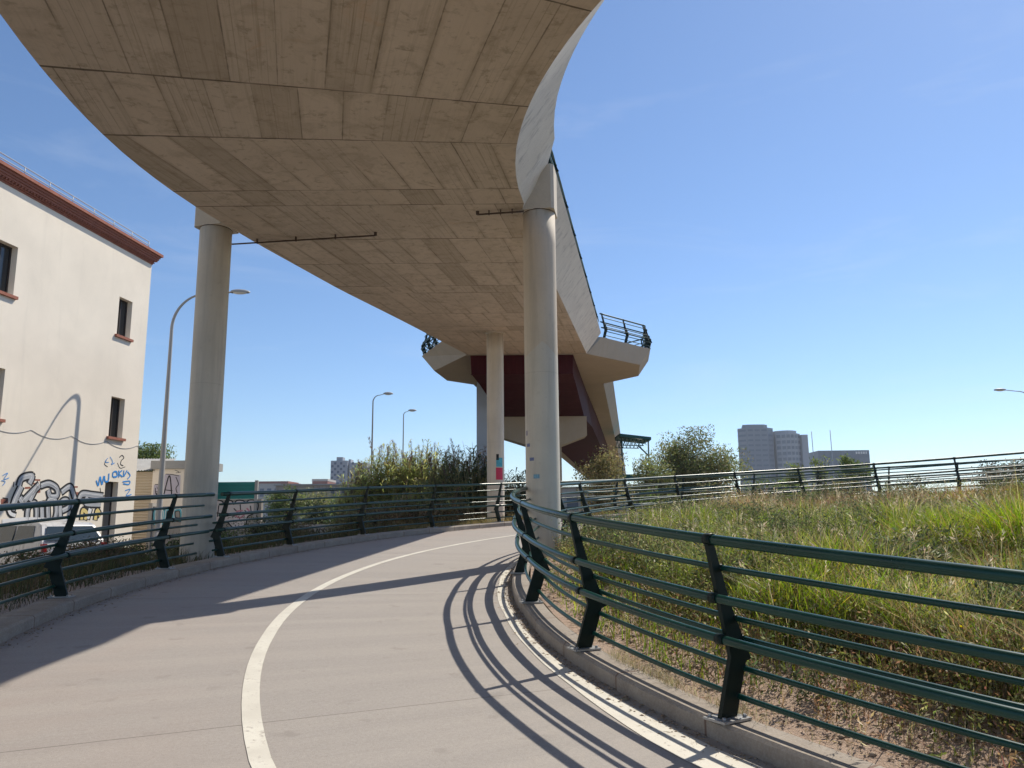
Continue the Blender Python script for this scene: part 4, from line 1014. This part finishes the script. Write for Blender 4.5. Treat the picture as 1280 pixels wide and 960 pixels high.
# grey building with small square windows and blue sheet roof in front
box_building('long grey low building with a row of small dark windows beyond the left railing', -24.5, -14.8, 80, 10, 4.95, 'concrete', 'greyroof', 2, 9, 'block_d', wfrac=.28, hfrac=.22, z0w=2.2, roofh=.15)
bs = empty('awning', (-12, 60, 0), 'dark blue flat sheet roof on thin posts behind the railing', 'awning')
b = MB(); b.box((-15.8, 60, 1.95), (-10.2, 64, 2.25)); b.build('roof', M['navy'], bs)
for x in (-15.6, -13.8, -12, -10.4):
    b = MB(); b.box((x-.05, 60.05, -.1), (x+.05, 60.15, 1.947)); b.build('post', M['galv'], bs)
gw = empty('wall', (-11, 44, 0), 'pale graffitied low wall beyond the middle of the left railing', 'wall')
b = MB(); b.box((-13.5, 44, -.1), (-7.5, 44.3, 1.25)); b.build('wall_body', M['farwall'], gw)
b = MB()
for k in range(16):
    x = -11.6+k*.26; ribbon(b, [(x, .45), (x+random.uniform(-.1, .15), 1.0), (x+.15, .6+random.random()*.5)], .045, lambda xx, z, d: (xx, 44-d, z), .006)
b.build('graffiti', M['black'], gw)
box_building('white low far building seen between the reeds and the right column', -9, 22, 130, 20, 6.2, 'farwall', 'greyroof', 1, 9, 'tower_w', roofh=.3)
# right towers
def tower(label, poly, h, nfl, matw, bandm, bandfrac=.42, z0=6, off=.35, skip=()):
    cx_ = sum(p[0] for p in poly)/len(poly); cy_ = sum(p[1] for p in poly)/len(poly)
    root = empty('tower', (cx_, cy_, -.1), label, 'tower', None)
    b = MB(); b.prism(poly, -.1, h); b.build('wall', M[matw], root)
    fh_ = (h-z0)/nfl
    for k in range(nfl):
        b = MB(); zc = z0+fh_*(k+.5)
        for i in range(len(poly)):
            if i in skip: continue
            a_, c_ = Vector(poly[i]), Vector(poly[(i+1) % len(poly)]); t = (c_-a_); ln_ = t.length; t.normalize(); nr_ = Vector((t.y, -t.x))
            ns = max(1, int(ln_/4.2))
            for j in range(ns):
                s0, s1 = ln_*(j+.12)/ns, ln_*(j+.88)/ns
                p0, p1 = a_+t*s0+nr_*.1, a_+t*s1+nr_*.1
                b.face([(p0.x, p0.y, zc-fh_*bandfrac/2), (p1.x, p1.y, zc-fh_*bandfrac/2), (p1.x, p1.y, zc+fh_*bandfrac/2), (p0.x, p0.y, zc+fh_*bandfrac/2)])
        if b.f: b.build('window_band', M[bandm], root)
    return root
t1 = tower('taller grey octagonal office tower on the right skyline', [(177.5, 604), (183, 598), (199, 598), (205, 603), (206, 618), (199, 624), (186, 624), (182.5, 618)], 68.5, 16, 'tower_a', 'tower_w', .40, skip=(4, 5, 6))
b = MB(); b.prism([(181, 602), (186, 600), (197, 600), (201, 604), (201, 616), (185, 618)], 68.5, 71.3); b.build('roof_plant', M['tower_a'], t1)
arc = [(207+19*k/6, 603-5.5*sin(pi*k/6)) for k in range(7)]
t2 = tower('lighter office tower with a curved front beside the octagonal one', arc+[(226, 624), (207, 624)], 64.0, 13, 'tower_b', 'tower_w', .55, skip=(6, 7, 8))
b = MB(); b.prism([(207.5+17*k/6, 606-5*sin(pi*k/6)) for k in range(7)]+[(224, 620), (208, 620)], 64, 66.6); b.build('roof_plant', M['tower_b'], t2)
b = MB(); b.box((226.2, 600, -.1), (231, 622, 63)); b.build('wing', M['tower_b'], t2)
t3 = tower('dark glazed office block right of the two towers, with white letters on top', [(239, 602), (278, 600), (280, 625), (240, 625)], 50.5, 9, 'block_d', 'tower_w', .6, skip=(1, 2, 3))
b = MB()
for k in range(5): b.box((267.5+k*1.9, 600, 47.6), (268.8+k*1.9, 600.3, 49.3))
b.build('sign', M['white'], t3)
for xx, hh, lb in ((117.3, 33.5, 'thin mast with a slight tilt between the towers and the dark block'), (124.6, 34.0, 'straight thin mast in front of the dark office block')):
    b = MB(); b.tube([(xx, 300, -.1), (xx-.2, 300, hh)], .13, 6); tag(b.build('mast', M['galv']), lb, 'mast', 'thin masts on the right skyline')
# green station canopy
cp = empty('canopy', (9.6, 62, 0), 'green flat canopy on a lattice truss beyond the footbridge', 'canopy')
b = MB(); V = [(8.4, 60, 7.72), (10.85, 60, 7.42), (10.85, 63, 7.42), (8.4, 63, 7.72)]; V += [(x, y, z+.22) for x, y, z in V]
b.mesh(V, [(0, 3, 2, 1), (4, 5, 6, 7), (0, 1, 5, 4), (1, 2, 6, 5), (2, 3, 7, 6), (3, 0, 4, 7)]); b.build('roof', M['tealdark'], cp)
for y in (60.3, 62.7):
    b = MB()
    b.tube([(8.4, y, 7.67), (10.8, y, 7.38)], .04, 6); b.tube([(8.4, y, 7.05), (10.3, y, 7.0)], .04, 6)
    for k in range(7):
        xa = 8.4+k*.30; b.tube([(xa, y, 7.04), (xa+.15, y, 7.62-.035*k)], .025, 5); b.tube([(xa+.15, y, 7.62-.035*k), (xa+.30, y, 7.02)], .025, 5)
    b.build('truss', M['tealdark'], cp)
for x in (8.6, 10.7):
    b = MB(); b.tube([(x, 60.5, -.1), (x, 60.5, 7.4)], .06, 8); b.build('post', M['tealdark'], cp)
b = MB(); b.tube([(10.7, 60.5, 6.2), (9.9, 60.5, 7.0)], .06, 6); b.build('brace', M['tealdark'], cp)
b = MB(); b.box((6.5, 60, 4.35), (10.9, 63, 4.75)); b.build('platform', M['tealdark'], cp)

# ------------------------------------------------------------------ plants
def jitcol(n, base, var=.25, alt=None, pa=.3):
    c = np.tile(np.array(base), (n, 1)); 
    if alt is not None:
        k = rng.random(n) < pa; c[k] = alt
    c *= (1+rng.normal(size=(n, 1))*var).clip(.35, 1.9); c *= (1+rng.normal(size=(n, 3))*.06)
    return c.clip(.003, .9)
def tree(name, label, cat, loc, h, rx_, ry_, rz_, nleaf, ls, base, alt, group=None, trunk_r=.12, ncl=40, zc=None, clus=.22, pa=.3):
    x, y, z = loc; root = empty(name, loc, label, cat, group)
    zc = zc if zc is not None else h-rz_
    cen = rng.normal(size=(ncl*3, 3)); cen /= np.linalg.norm(cen, axis=1)[:, None]; cen *= (rng.random((ncl*3, 1))**.45)
    cen = cen[:ncl]; sc_ = rng.uniform(.55, 1.3, ncl)
    C = cen*np.array([rx_, ry_, rz_])*.86+np.array([x, y, z+zc])
    # trunk and limbs
    b = MB(); top = Vector((x, y, z+zc))
    pts = [Vector((x+.05*sin(k*1.3), y, z-.1+(zc+.1)*k/5)) for k in range(6)]; b.tube(pts, trunk_r, 8, rs=[trunk_r*(1-.12*k) for k in range(6)])
    for k in range(0, ncl, max(1, ncl//14)):
        a_ = pts[3+(k % 3)]; e_ = Vector(C[k]); mid = a_.lerp(e_, .5)+Vector((random.uniform(-.1, .1), random.uniform(-.1, .1), .1)); b.tube([a_, mid, e_], .03, 5, rs=[trunk_r*.4, trunk_r*.25, trunk_r*.08])
    b.build('trunk', M['bark'], root)
    idx = rng.integers(0, ncl, nleaf); m_ = (rx_+ry_+rz_)/3
    P = C[idx]+rng.normal(size=(nleaf, 3)).clip(-1.5, 1.5)*(clus*m_*sc_[idx])[:, None]
    P[:, 2] = np.maximum(P[:, 2], z+.02)
    Vq = leaves(P, ls*rng.uniform(.6, 1.4, nleaf), ls*.45, np.array([0, 0, .35]))
    cc = jitcol(nleaf, base, .22, alt, pa); cc *= (.75+.5*rng.random(ncl))[idx][:, None]
    soup('crown', Vq, cc, M['leaf'], root)
    return root
G1 = (.13, .18, .055); G2 = (.20, .25, .08); OL = (.23, .235, .11); DK = (.045, .062, .024); BR = (.15, .10, .06)
tree('tree', 'round green tree showing above the shed roof left of the street lamp', 'tree', (-24.6, 52, -.1), 7.0, 1.8, 1.7, 1.9, 12000, .17, G1, G2)
tree('tree', 'bushy olive tree with a ragged crown beyond the far railing, left of the towers', 'tree', (11.0, 46, -.1), 6.8, 2.9, 2.2, 2.6, 24000, .16, (.19, .225, .085), (.29, .27, .14), zc=4.0, ncl=70, pa=.4, clus=.19)
tree('tree', 'lower olive bush between the canopy and the taller bushy tree', 'tree', (7.9, 43, -.1), 5.0, 1.7, 1.5, 2.1, 13000, .14, OL, G2, zc=2.9, ncl=50, clus=.18)
tree('shrub', 'tall wispy shrub growing under the end of the footbridge girder', 'shrub', (3.9, 33.8, -.1), 4.9, 1.15, .9, 2.0, 7000, .12, (.22, .21, .09), (.30, .25, .14), zc=2.9, ncl=44, clus=.20)
tree('shrub', 'small green sapling top in front of the curved office tower', 'shrub', (14.6, 40.5, -.1), 4.85, .75, .7, 1.3, 1500, .15, G2, OL, zc=3.4, ncl=20)
tree('shrub', 'wispy sapling below the tilted mast, left of the dark office block', 'shrub', (16.3, 41, -.1), 4.85, .6, .6, 1.2, 700, .15, G2, OL, zc=3.6, ncl=14)
tree('shrub', 'wispy green sapling in front of the dark office block', 'shrub', (18.2, 41, -.1), 5.1, 1.1, .7, 1.2, 1900, .15, G1, G2, zc=3.8, ncl=22)
tree('shrub', 'dark rounded bush behind the railing near the right edge', 'shrub', (24.3, 38, -.1), 4.55, 1.6, 1.2, 1.2, 4500, .13, DK, BR, zc=3.2, ncl=30)
for k, (x, y, h, r_, d) in enumerate([(12.0, 38, 3.6, 1.6, 'low green bush behind the far railing under the octagonal tower'), (9.2, 36.5, 3.3, 1.3, 'low green bush behind the far railing under the bushy tree'), (13.9, 38, 3.7, 1.2, 'low bush behind the far railing under the curved office tower'), (16.5, 38.5, 3.7, 1.3, 'low bush behind the far railing under the dark office block'),
        (6.2, 36, 3.0, 1.2, 'low bush behind the far railing left of the bushy tree'), (19.6, 39, 3.7, 1.4, 'low bush behind the far railing right of the dark office block')]):
    tree('shrub', d, 'shrub', (x, y, -.1), h, r_, 1.0, 1.2, 2600, .13, OL if k % 2 else G1, BR if k % 2 else G2, group='low bushes behind the far railing', zc=h-1.3, ncl=22)
# greenery beyond the left railing
for (x, y, h, r_, base, d) in [(-16.8, 58, 4.2, 2.0, G1, 'dark green tree right of the teal hoarding'), (-13.8, 55, 3.0, 1.6, DK, 'low dark tree in front of the long grey building'), (-18.0, 70, 4.3, 2.0, OL, 'olive tree against the middle of the long grey building'), (-10.8, 52, 3.6, 1.7, G2, 'light green tree left of the reeds')]:
    tree('tree', d, 'tree', (x, y, -.1), h, r_, 1.4, 1.5, 3400, .2, base, OL, zc=h-1.6, ncl=26)
# dark shrubs on the bank behind the left railing
k = 0
for (th, R_, h, r_, base, alt, d) in [(5.0, 18.6, .45, .9, DK, BR, 'low dark shrub behind the railing below the side of the parked car'), (8.6, 19.2, .62, .9, BR, DK, 'low brownish shrub behind the railing below the rear of the parked car'),
     (11.6, 19.3, .95, .8, BR, DK, 'brown dry shrub in front of the grey door of the cream building'), (15.5, 20.0, 1.0, .8, DK, G1, 'dark shrub in front of the far corner of the cream building'),
     (19.5, 19.2, 1.15, .8, DK, G1, 'dark green shrub directly behind the foot of the left column'), (23.5, 19.6, 1.25, .9, G1, DK, 'green shrub just right of the left column below the white bubble graffiti'), (27, 19.3, 1.35, .9, DK, OL, 'shaded shrub between the first two railing posts right of the left column'),
     (30.5, 19.8, 1.5, .9, BR, OL, 'brownish shrub behind the second railing post right of the left column'), (34, 18.6, 1.5, .7, OL, BR, 'olive shrub left of the reeds at the railing')]:
    x, y, _ = polar(R_, th); z = zbank(R_, th)-.05
    tree('shrub', d, 'shrub', (x, y, z), h*.78, r_, r_, h*.36, 9500, .05, base, alt, group='shrubs on the shaded bank', trunk_r=.03, zc=h*.40, ncl=26, clus=.25)

def reeds(label, cx_, cy_, rx_, ry_, h, n, col, seed, plume=.12):
    root = empty('reed_clump', (cx_, cy_, -.1), label, 'reeds', 'giant reed clumps behind the outer railing')
    r_ = np.random.default_rng(seed); stems = MB(); PL = []; DL = []; LL = []; PP = []
    for i in range(n):
        a_ = r_.uniform(0, 2*pi); q_ = sqrt(r_.random()); x = cx_+rx_*q_*cos(a_); y = cy_+ry_*q_*sin(a_)
        hh = h*r_.uniform(.62, 1.0)*(1-.25*q_); lx_, ly_ = r_.normal()*.35+.25*cos(a_)*q_, r_.normal()*.35
        pts = [Vector((x+lx_*t*t, y+ly_*t*t, -.1+hh*t)) for t in (0, .35, .7, 1)]
        stems.tube(pts, .012, 4, cap=False, rs=[.016, .014, .011, .005])
        nl = 26
        for k in range(nl):
            t = r_.uniform(.12 if r_.random() < .3 else .38, 1.0); j = min(int(t*3), 2); p = pts[j].lerp(pts[j+1], (t-[0, .35, .7][j])/(.35 if j < 2 else .3)) if False else Vector((x+lx_*t*t, y+ly_*t*t, -.1+hh*t))
            PL.append(p[:]); g = r_.uniform(0, 2*pi); DL.append((cos(g), sin(g), r_.uniform(.2, 1.3))); LL.append(r_.uniform(.30, .66))
        if r_.random() < plume: PP.append((pts[-1], Vector((lx_, ly_, 0))))
    stems.build('stems', M['cane'], root)
    PL = np.array(PL); DL = np.array(DL); DL /= np.linalg.norm(DL, axis=1)[:, None]; LL = np.array(LL)[:, None]
    s_ = np.cross(DL, [0, 0, 1.]); s_ /= np.linalg.norm(s_, axis=1)[:, None]+1e-9; w_ = .026
    mid = PL+DL*LL*.55; tip = mid+(DL*np.array([1, 1, .15])+np.array([0, 0, -.35]))*LL*.5
    q1 = np.stack([PL-s_*w_*.6, PL+s_*w_*.6, mid+s_*w_, mid-s_*w_], 1); q2 = np.stack([mid-s_*w_, mid+s_*w_, tip+s_*.002, tip-s_*.002], 1)
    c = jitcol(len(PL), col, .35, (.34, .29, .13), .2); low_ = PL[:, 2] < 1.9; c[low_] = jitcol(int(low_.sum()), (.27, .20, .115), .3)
    soup('leaves', np.concatenate([q1, q2]), np.concatenate([c, c]), M['reed'], root)
    V_ = []; C_ = []
    for p, l in PP:
        m_ = 60; t = r_.random(m_); P = np.array(p)[None]+np.array([l.x*.4, l.y*.4, 1.])[None]*(t*.62-.08)[:, None]+r_.normal(size=(m_, 3))*np.array([.03, .03, .02])
        V_.append(leaves(P, .14, .02, np.array([l.x, l.y, 2.2]), .5)); C_.append(jitcol(m_, (.17, .11, .08), .2))
    if V_: soup('plumes', np.concatenate(V_), np.concatenate(C_), M['reed'], root)
    return root
REED_SUN = (.42, .45, .17); REED_SHADE = (.09, .12, .06)  # reed greens with sun and shade put into the leaf colour
reeds('broad sunlit reed clump left of the third column', -6.9, 44.0, 1.9, 1.3, 6.2, 420, REED_SUN, 3, .08)
reeds('tall sunlit reed clump with brown plumes rising at its middle', -5.3, 45.0, 1.4, 1.1, 6.5, 330, REED_SUN, 5, .12)
reeds('small drooping reed clump at the left foot of the others', -8.6, 43.0, .7, .7, 4.6, 110, REED_SUN, 8, .12)
reeds('half shaded reed clump between the sunlit reeds and the third column', -3.1, 38.5, 1.0, 1.0, 5.5, 230, (.22, .25, .10), 14, .08)  # half shade painted as an in-between green
reeds('dark shaded reed clump directly left of the third column', -1.55, 32.6, .8, 1.2, 5.0, 240, REED_SHADE, 4, .08)
reeds('dark shaded reed clump under the bridge girder, right of the third column', .15, 34.5, .6, .9, 4.2, 120, REED_SHADE, 6, .04)
reeds('low reed clump behind the railing left of the third column', -3.6, 30.0, 2.0, .6, 2.9, 150, (.20, .19, .08), 9, .02)

# ------------------------------------------------------------------ grass, weeds, litter on the mound (uncountable)
def inview(x, y, lim=.74): return (y > 1.2) & (np.abs(x/np.maximum(y, .1)) < lim)
def sample(n, fz=None):
    out = []
    while len(out) < n:
        m_ = 60000; a_ = rng.uniform(0, 2*pi, m_); r_ = 11.0*np.sqrt(rng.random(m_)); x = CX+r_*np.cos(a_); y = CY+r_*np.sin(a_)
        th = np.degrees(np.arctan2(y-CY, CX-x)); d = np.hypot(x, y)
        re = np.interp(th, _it, _ir)-.33
        k = inview(x, y) & (r_ < re) & (rng.random(m_) < np.clip((4.2/d)**1.5, 0, 1))
        if fz is not None: k &= rng.random(m_) < fz(x, y, r_, re, th)
        for i in np.nonzero(k)[0]: out.append((x[i], y[i], r_[i], th[i], re[i]))
    return np.array(out[:n])
def gz(A): return np.array([z_in_ground(r_, t) for r_, t in zip(A[:, 2], A[:, 3])])
def vn(x, y, s_, o=0):     # cheap smooth noise
    return (np.sin(x*s_+o)+np.sin(y*s_*1.13+o*2.1)+np.sin((x+y)*s_*.71+o*.7)+np.sin((x-y)*s_*1.37+1.3*o))/4
def edge_f(x, y, r_, re, th):      # bare soil strip next to the kerb near the first posts
    dd = re-r_; w_ = np.interp(th, [-95, -45, -30, -18, -5, 6, 20, 30, 60], [.3, .45, .6, .85, .8, .25, .3, .15, .05])+.45*vn(x, y, 2.1, 3)
    return np.clip((dd-w_)/.5, .05, 1)
def zone(x, y):
    """green strength 0..1 and height"""
    g = .58+.60*vn(x, y, .55, 1.0)+.35*vn(x, y, 1.7, 4.0)
    right = np.clip((x-3.6)/2.0, 0, 1)*np.clip((11.5-y)/3.0, 0, 1); g = g+.55*right
    far = np.clip((y-11.8)/2.5, 0, 1); g = g-.75*far*np.clip((x-4.2)/1.5, 0, 1)
    mid = np.exp(-((x-3.2)**2/1.6+(y-11.5)**2/6)); g = g+.5*mid
    near = np.clip((6.0-y)/2.5, 0, 1)*np.clip((4.2-x)/2.0, 0, 1); g = g-.55*near
    return np.clip(g, 0, 1)
def grassfield(name, n, col, alt, hmin, hmax, wd, lean, pick, nm_label=None):
    A = sample(n, lambda x, y, r_, re, th: edge_f(x, y, r_, re, th)*pick(x, y))
    P = np.stack([A[:, 0], A[:, 1], gz(A)-.01], 1); d = np.hypot(A[:, 0], A[:, 1])
    hh = rng.uniform(hmin, hmax, n)*(1+.35*vn(A[:, 0], A[:, 1], 1.1, 2.0)); ed = np.clip((A[:, 4]-A[:, 2])/1.3, .35, 1); hh = hh*ed
    X, Y = A[:, 0], A[:, 1]; hh = hh*(1+.6*vn(X, Y, 3.1, 5.0)+.35*vn(X, Y, 6.3, 1.0)).clip(.3, 1.9)*(1+.35*np.clip((12-Y)/6, 0, 1))
    V = blades(P, hh, wd*(1+d*.06), lean); c = jitcol(n, col, .28, alt, .35)
    lime = (np.clip((X-3.9)/1.6, 0, 1)*np.clip((11-Y)/2.5, 0, 1)*np.clip(.75+.6*vn(X, Y, 1.3, 9), 0, 1))[:, None]
    brown = (np.clip((Y-12.2)/2.5, 0, 1)*np.clip((X-5.0)/2.0, 0, 1)*np.clip(.8+.6*vn(X, Y, .8, 2), 0, 1))[:, None]
    grey = (np.clip((5.2-Y)/2, 0, 1)*np.clip(.7+.6*vn(X, Y, 1.9, 6), 0, 1))[:, None]
    c = c*(1-lime)+c*np.array([1.22, 1.18, .85])*lime; c = c*(1-brown)+c*np.array([.92, .72, .80])*brown; c = c*(1-grey)+c*np.array([.80, .80, 1.2])*grey
    c *= ((1+.45*vn(X, Y, 2.2, 8.0))*(1+.40*vn(X, Y, 5.5, 3.0)))[:, None].clip(.4, 1.6)
    c = np.concatenate([c, c])
    return tag(soup(name, V, c, M['grass']), kind='stuff')
grassfield('green_grass', 95000, (.20, .30, .035), (.34, .36, .06), .14, .46, .0075, .5, lambda x, y: np.clip(zone(x, y)*1.35-.05, .03, 1))
grassfield('dry_grass', 52000, (.44, .34, .19), (.36, .22, .13), .12, .50, .005, .6, lambda x, y: np.clip(1.05-zone(x, y), .12, 1))
grassfield('short_turf', 42000, (.20, .25, .06), (.34, .28, .13), .05, .16, .006, .5, lambda x, y: np.ones_like(x))
grassfield('wispy_grass', 13000, (.50, .46, .26), (.30, .34, .10), .25, .66, .0026, .55, lambda x, y: np.clip(.35+.9*(vn(x, y, .9, 7) > -.1), 0, 1))
# pale seed heads
n = 800; A = sample(n, lambda x, y, r_, re, th: edge_f(x, y, r_, re, th)); P = np.stack([A[:, 0], A[:, 1], gz(A)], 1); hh = rng.uniform(.25, .66, n)*np.clip((A[:, 4]-A[:, 2])/1.2, .3, 1)
ln_ = rng.normal(size=(n, 2))*.17; V1 = []; Cc = []
T_ = P+np.stack([ln_[:, 0], ln_[:, 1], hh], 1); s3 = np.tile([.0016, .0006, 0], (n, 1))*(1+np.hypot(A[:, 0], A[:, 1])[:, None]*.15)
V1.append(np.stack([P-s3, P+s3, T_+s3, T_-s3], 1)); Cc.append(jitcol(n, (.55, .46, .30), .15))
for k in range(7):
    V1.append(leaves(T_+rng.normal(size=(n, 3))*[.008, .008, .03], .055, .010, np.stack([ln_[:, 0]*4, ln_[:, 1]*4, np.ones(n)], 1), .35)); Cc.append(jitcol(n, (.62, .54, .38), .15))
tag(soup('seed_heads', np.concatenate(V1), np.concatenate(Cc), M['grass']), kind='stuff')
# broad-leaved weeds
def weeds(name, nst, col, alt, hmin, hmax, pick, nl=30, ls=.032):
    A = sample(nst, pick); z = gz(A); hh = rng.uniform(hmin, hmax, nst)
    P0 = np.stack([A[:, 0], A[:, 1], z], 1); i = np.repeat(np.arange(nst), nl); t = rng.random(len(i))
    ld = rng.normal(size=(nst, 2))*.16
    P = P0[i]+np.stack([ld[i, 0]*t*hh[i], ld[i, 1]*t*hh[i], t*hh[i]], 1)+rng.normal(size=(len(i), 3))*[.035, .035, .012]
    V = leaves(P, ls*rng.uniform(.6, 1.6, len(i)), ls*.42, np.array([0, 0, .5])); c = jitcol(len(i), col, .3, alt, .35)
    c *= (1+.25*rng.normal(size=nst))[i][:, None].clip(.5, 1.6)
    s3 = np.array([.0015, .0008, 0]); T_ = P0+np.stack([ld[:, 0]*hh, ld[:, 1]*hh, hh], 1)
    V = np.concatenate([V, np.stack([P0-s3, P0+s3, T_+s3, T_-s3], 1)]); c = np.concatenate([c, jitcol(nst, (.19, .13, .08), .2)])
    return tag(soup(name, V, c.clip(.003, .9), M['grass']), kind='stuff')
weeds('thistle_clumps', 2600, (.085, .115, .05), (.16, .17, .10), .25, .66, lambda x, y, r_, re, th: edge_f(x, y, r_, re, th)*(vn(x, y, 2.6, 11) > .22)*1.0+.001, nl=44, ls=.04)
near_e = lambda x, y, r_, re, th: np.clip(1-np.abs(re-r_-1.1)/1.0, .0, 1)*(th < -5)*(.4+.6*(vn(x, y, 2.3, 1) > 0))+.02
weeds('dark_weeds', 1150, (.13, .135, .05), (.24, .15, .09), .06, .36, near_e)
weeds('green_weeds', 9000, (.19, .235, .07), (.30, .30, .14), .15, .58, lambda x, y, r_, re, th: edge_f(x, y, r_, re, th)*np.clip(zone(x, y)*.8+.2, 0, 1))
weeds('dry_weeds', 2600, (.34, .235, .13), (.25, .15, .09), .12, .36, lambda x, y, r_, re, th: edge_f(x, y, r_, re, th)*np.clip(1.1-zone(x, y), .1, 1))
# yellow flowers
n = 380; A = sample(n, lambda x, y, r_, re, th: edge_f(x, y, r_, re, th)); P = np.stack([A[:, 0], A[:, 1], gz(A)+rng.uniform(.12, .42, n)], 1)
V = np.concatenate([leaves(P, .016, .014, np.array([0, 0, .3])) for _ in range(5)]); tag(soup('yellow_flowers', V, jitcol(n*5, (.80, .62, .03), .1), M['grass']), kind='stuff')
# straw litter and pebbles on the soil strip
def soilpos(n):
    th = rng.uniform(-42, 30, n); dd = np.abs(rng.normal(size=n))*.65+.05; re = np.interp(th, _it, _ir)-.20; R_ = re-dd; t = np.radians(th)
    z = np.array([z_in_ground(a_, b_) for a_, b_ in zip(R_, th)]); return np.stack([CX-R_*np.cos(t), CY+R_*np.sin(t), z+.004], 1)
P = soilpos(7000); V = leaves(P, rng.uniform(.03, .16, 7000), .0045, np.array([0, 0, 0.02]), np.array([1, 1, .12])); tag(soup('straw_litter', V, jitcol(7000, (.50, .38, .24), .3, (.16, .11, .07), .4), M['grass']), kind='stuff')
P = soilpos(2600); b = MB(); octa = [(1, 0, 0), (-1, 0, 0), (0, 1, 0), (0, -1, 0), (0, 0, 1), (0, 0, -1)]; of = [(0, 2, 4), (2, 1, 4), (1, 3, 4), (3, 0, 4), (2, 0, 5), (1, 2, 5), (3, 1, 5), (0, 3, 5)]
for p in P:
    s_ = abs(rng.normal())*.008+.004; b.mesh([(p[0]+v[0]*s_*1.4, p[1]+v[1]*s_, p[2]+v[2]*s_*.7) for v in octa], of, 0, True)
tag(b.build('pebbles', M['pebble']), kind='stuff')
b = MB(); n = 3000; th_ = rng.uniform(-44, 50, n)
for k in range(n):
    inn = k < 2100; a_ = th_[k]; R_ = R_IN_FACE(a_)+abs(rng.normal())*.07+.01 if inn else R_OUT_FACE-abs(rng.normal())*.09-.01
    p = polar(R_, a_, zpath(R_, a_)+.005); s_ = abs(rng.normal())*.0045+.0025
    b.mesh([(p[0]+v[0]*s_*1.5, p[1]+v[1]*s_, p[2]+v[2]*s_*.8) for v in octa], of, 0, True)
tag(b.build('gutter_grit', M['pebble']), kind='stuff')
th_ = rng.uniform(-44, 60, 1800); inn = rng.random(1800) < .6; R_ = np.where(inn, np.interp(th_, _it, _ir)+.08+np.abs(rng.normal(size=1800))*.12, R_OUT_FACE-np.abs(rng.normal(size=1800))*.15)
P = np.array([polar(a_, b_, zpath(a_, b_)+.007) for a_, b_ in zip(R_, th_)]); V = leaves(P, rng.uniform(.015, .07, 1800), .005, np.array([0, 0, .03]), np.array([1, 1, .1])); tag(soup('gutter_litter', V, jitcol(1800, (.36, .27, .16), .35, (.14, .10, .06), .4), M['grass']), kind='stuff')
# ragged dry tufts spilling over the inner kerb, bank cover
n = 5200; th = rng.uniform(-46, -20, n); R_ = np.interp(th, _it, _ir)-.10-np.abs(rng.normal(size=n))*.10; t = np.radians(th)
P = np.stack([CX-R_*np.cos(t), CY+R_*np.sin(t), np.array([zk_in(a_) for a_ in th])-.01], 1); k = rng.random(n) < np.clip(.35+.8*vn(P[:, 0], P[:, 1], 5, 2), 0.03, 1); P = P[k]
V = blades(P, rng.uniform(.03, .11, len(P)), .003, 1.1); c = jitcol(len(P), (.46, .40, .27), .25, (.20, .19, .08), .25); tag(soup('kerb_tufts', V, np.concatenate([c, c]), M['grass']), kind='stuff')
def bankcover(name, n, th0, th1, col, alt, h0, h1):
    th = rng.uniform(th0, th1, n); R_ = 16.55+np.abs(rng.normal(size=n))*2.0; z = np.array([zbank(a_, b_) for a_, b_ in zip(R_, th)]); t = np.radians(th)
    P = np.stack([CX-R_*np.cos(t), CY+R_*np.sin(t), z-.01], 1); V = blades(P, rng.uniform(h0, h1, n)*np.clip((R_-16.4)/.6, .3, 1), .009, .5); c = jitcol(n, col, .3, alt, .35)
    tag(soup(name, V, np.concatenate([c, c]), M['grass']), kind='stuff')
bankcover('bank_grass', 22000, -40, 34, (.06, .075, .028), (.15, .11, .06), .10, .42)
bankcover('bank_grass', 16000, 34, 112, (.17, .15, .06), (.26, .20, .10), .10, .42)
# grass on flat ground beyond the bank
n = 26000; x = rng.uniform(-19, 34, n); y = rng.uniform(18, 48, n); k = (np.hypot(x-CX, y-CY) > 21) & (np.abs(x/y) < .8) & ((x < -19) | (x > -10.5+.0*y)); P = np.stack([x, y, np.full(n, -.1)], 1)[k]
V = blades(P, rng.uniform(.2, .7, len(P)), .02, .5); c = jitcol(len(P), (.16, .15, .05), .3, (.28, .22, .10), .4); tag(soup('field_grass', V, np.concatenate([c, c]), M['grass']), kind='stuff')

# ------------------------------------------------------------------ thin summer haze
b = MB(); b.box((-1202, -302, -1.1), (1202, 1502, 74)); hz_ = bpy.data.materials.new('haze'); hz_.use_nodes = True; t = hz_.node_tree
t.nodes.remove(t.nodes['Principled BSDF']); pv = t.nodes.new('ShaderNodeVolumePrincipled'); pv.inputs['Color'].default_value = (.86, .92, 1, 1); pv.inputs['Density'].default_value = .00020; pv.inputs['Anisotropy'].default_value = .3
t.links.new(pv.outputs[0], t.nodes['Material Output'].inputs['Volume'])
tag(b.build('haze', hz_), kind='stuff')
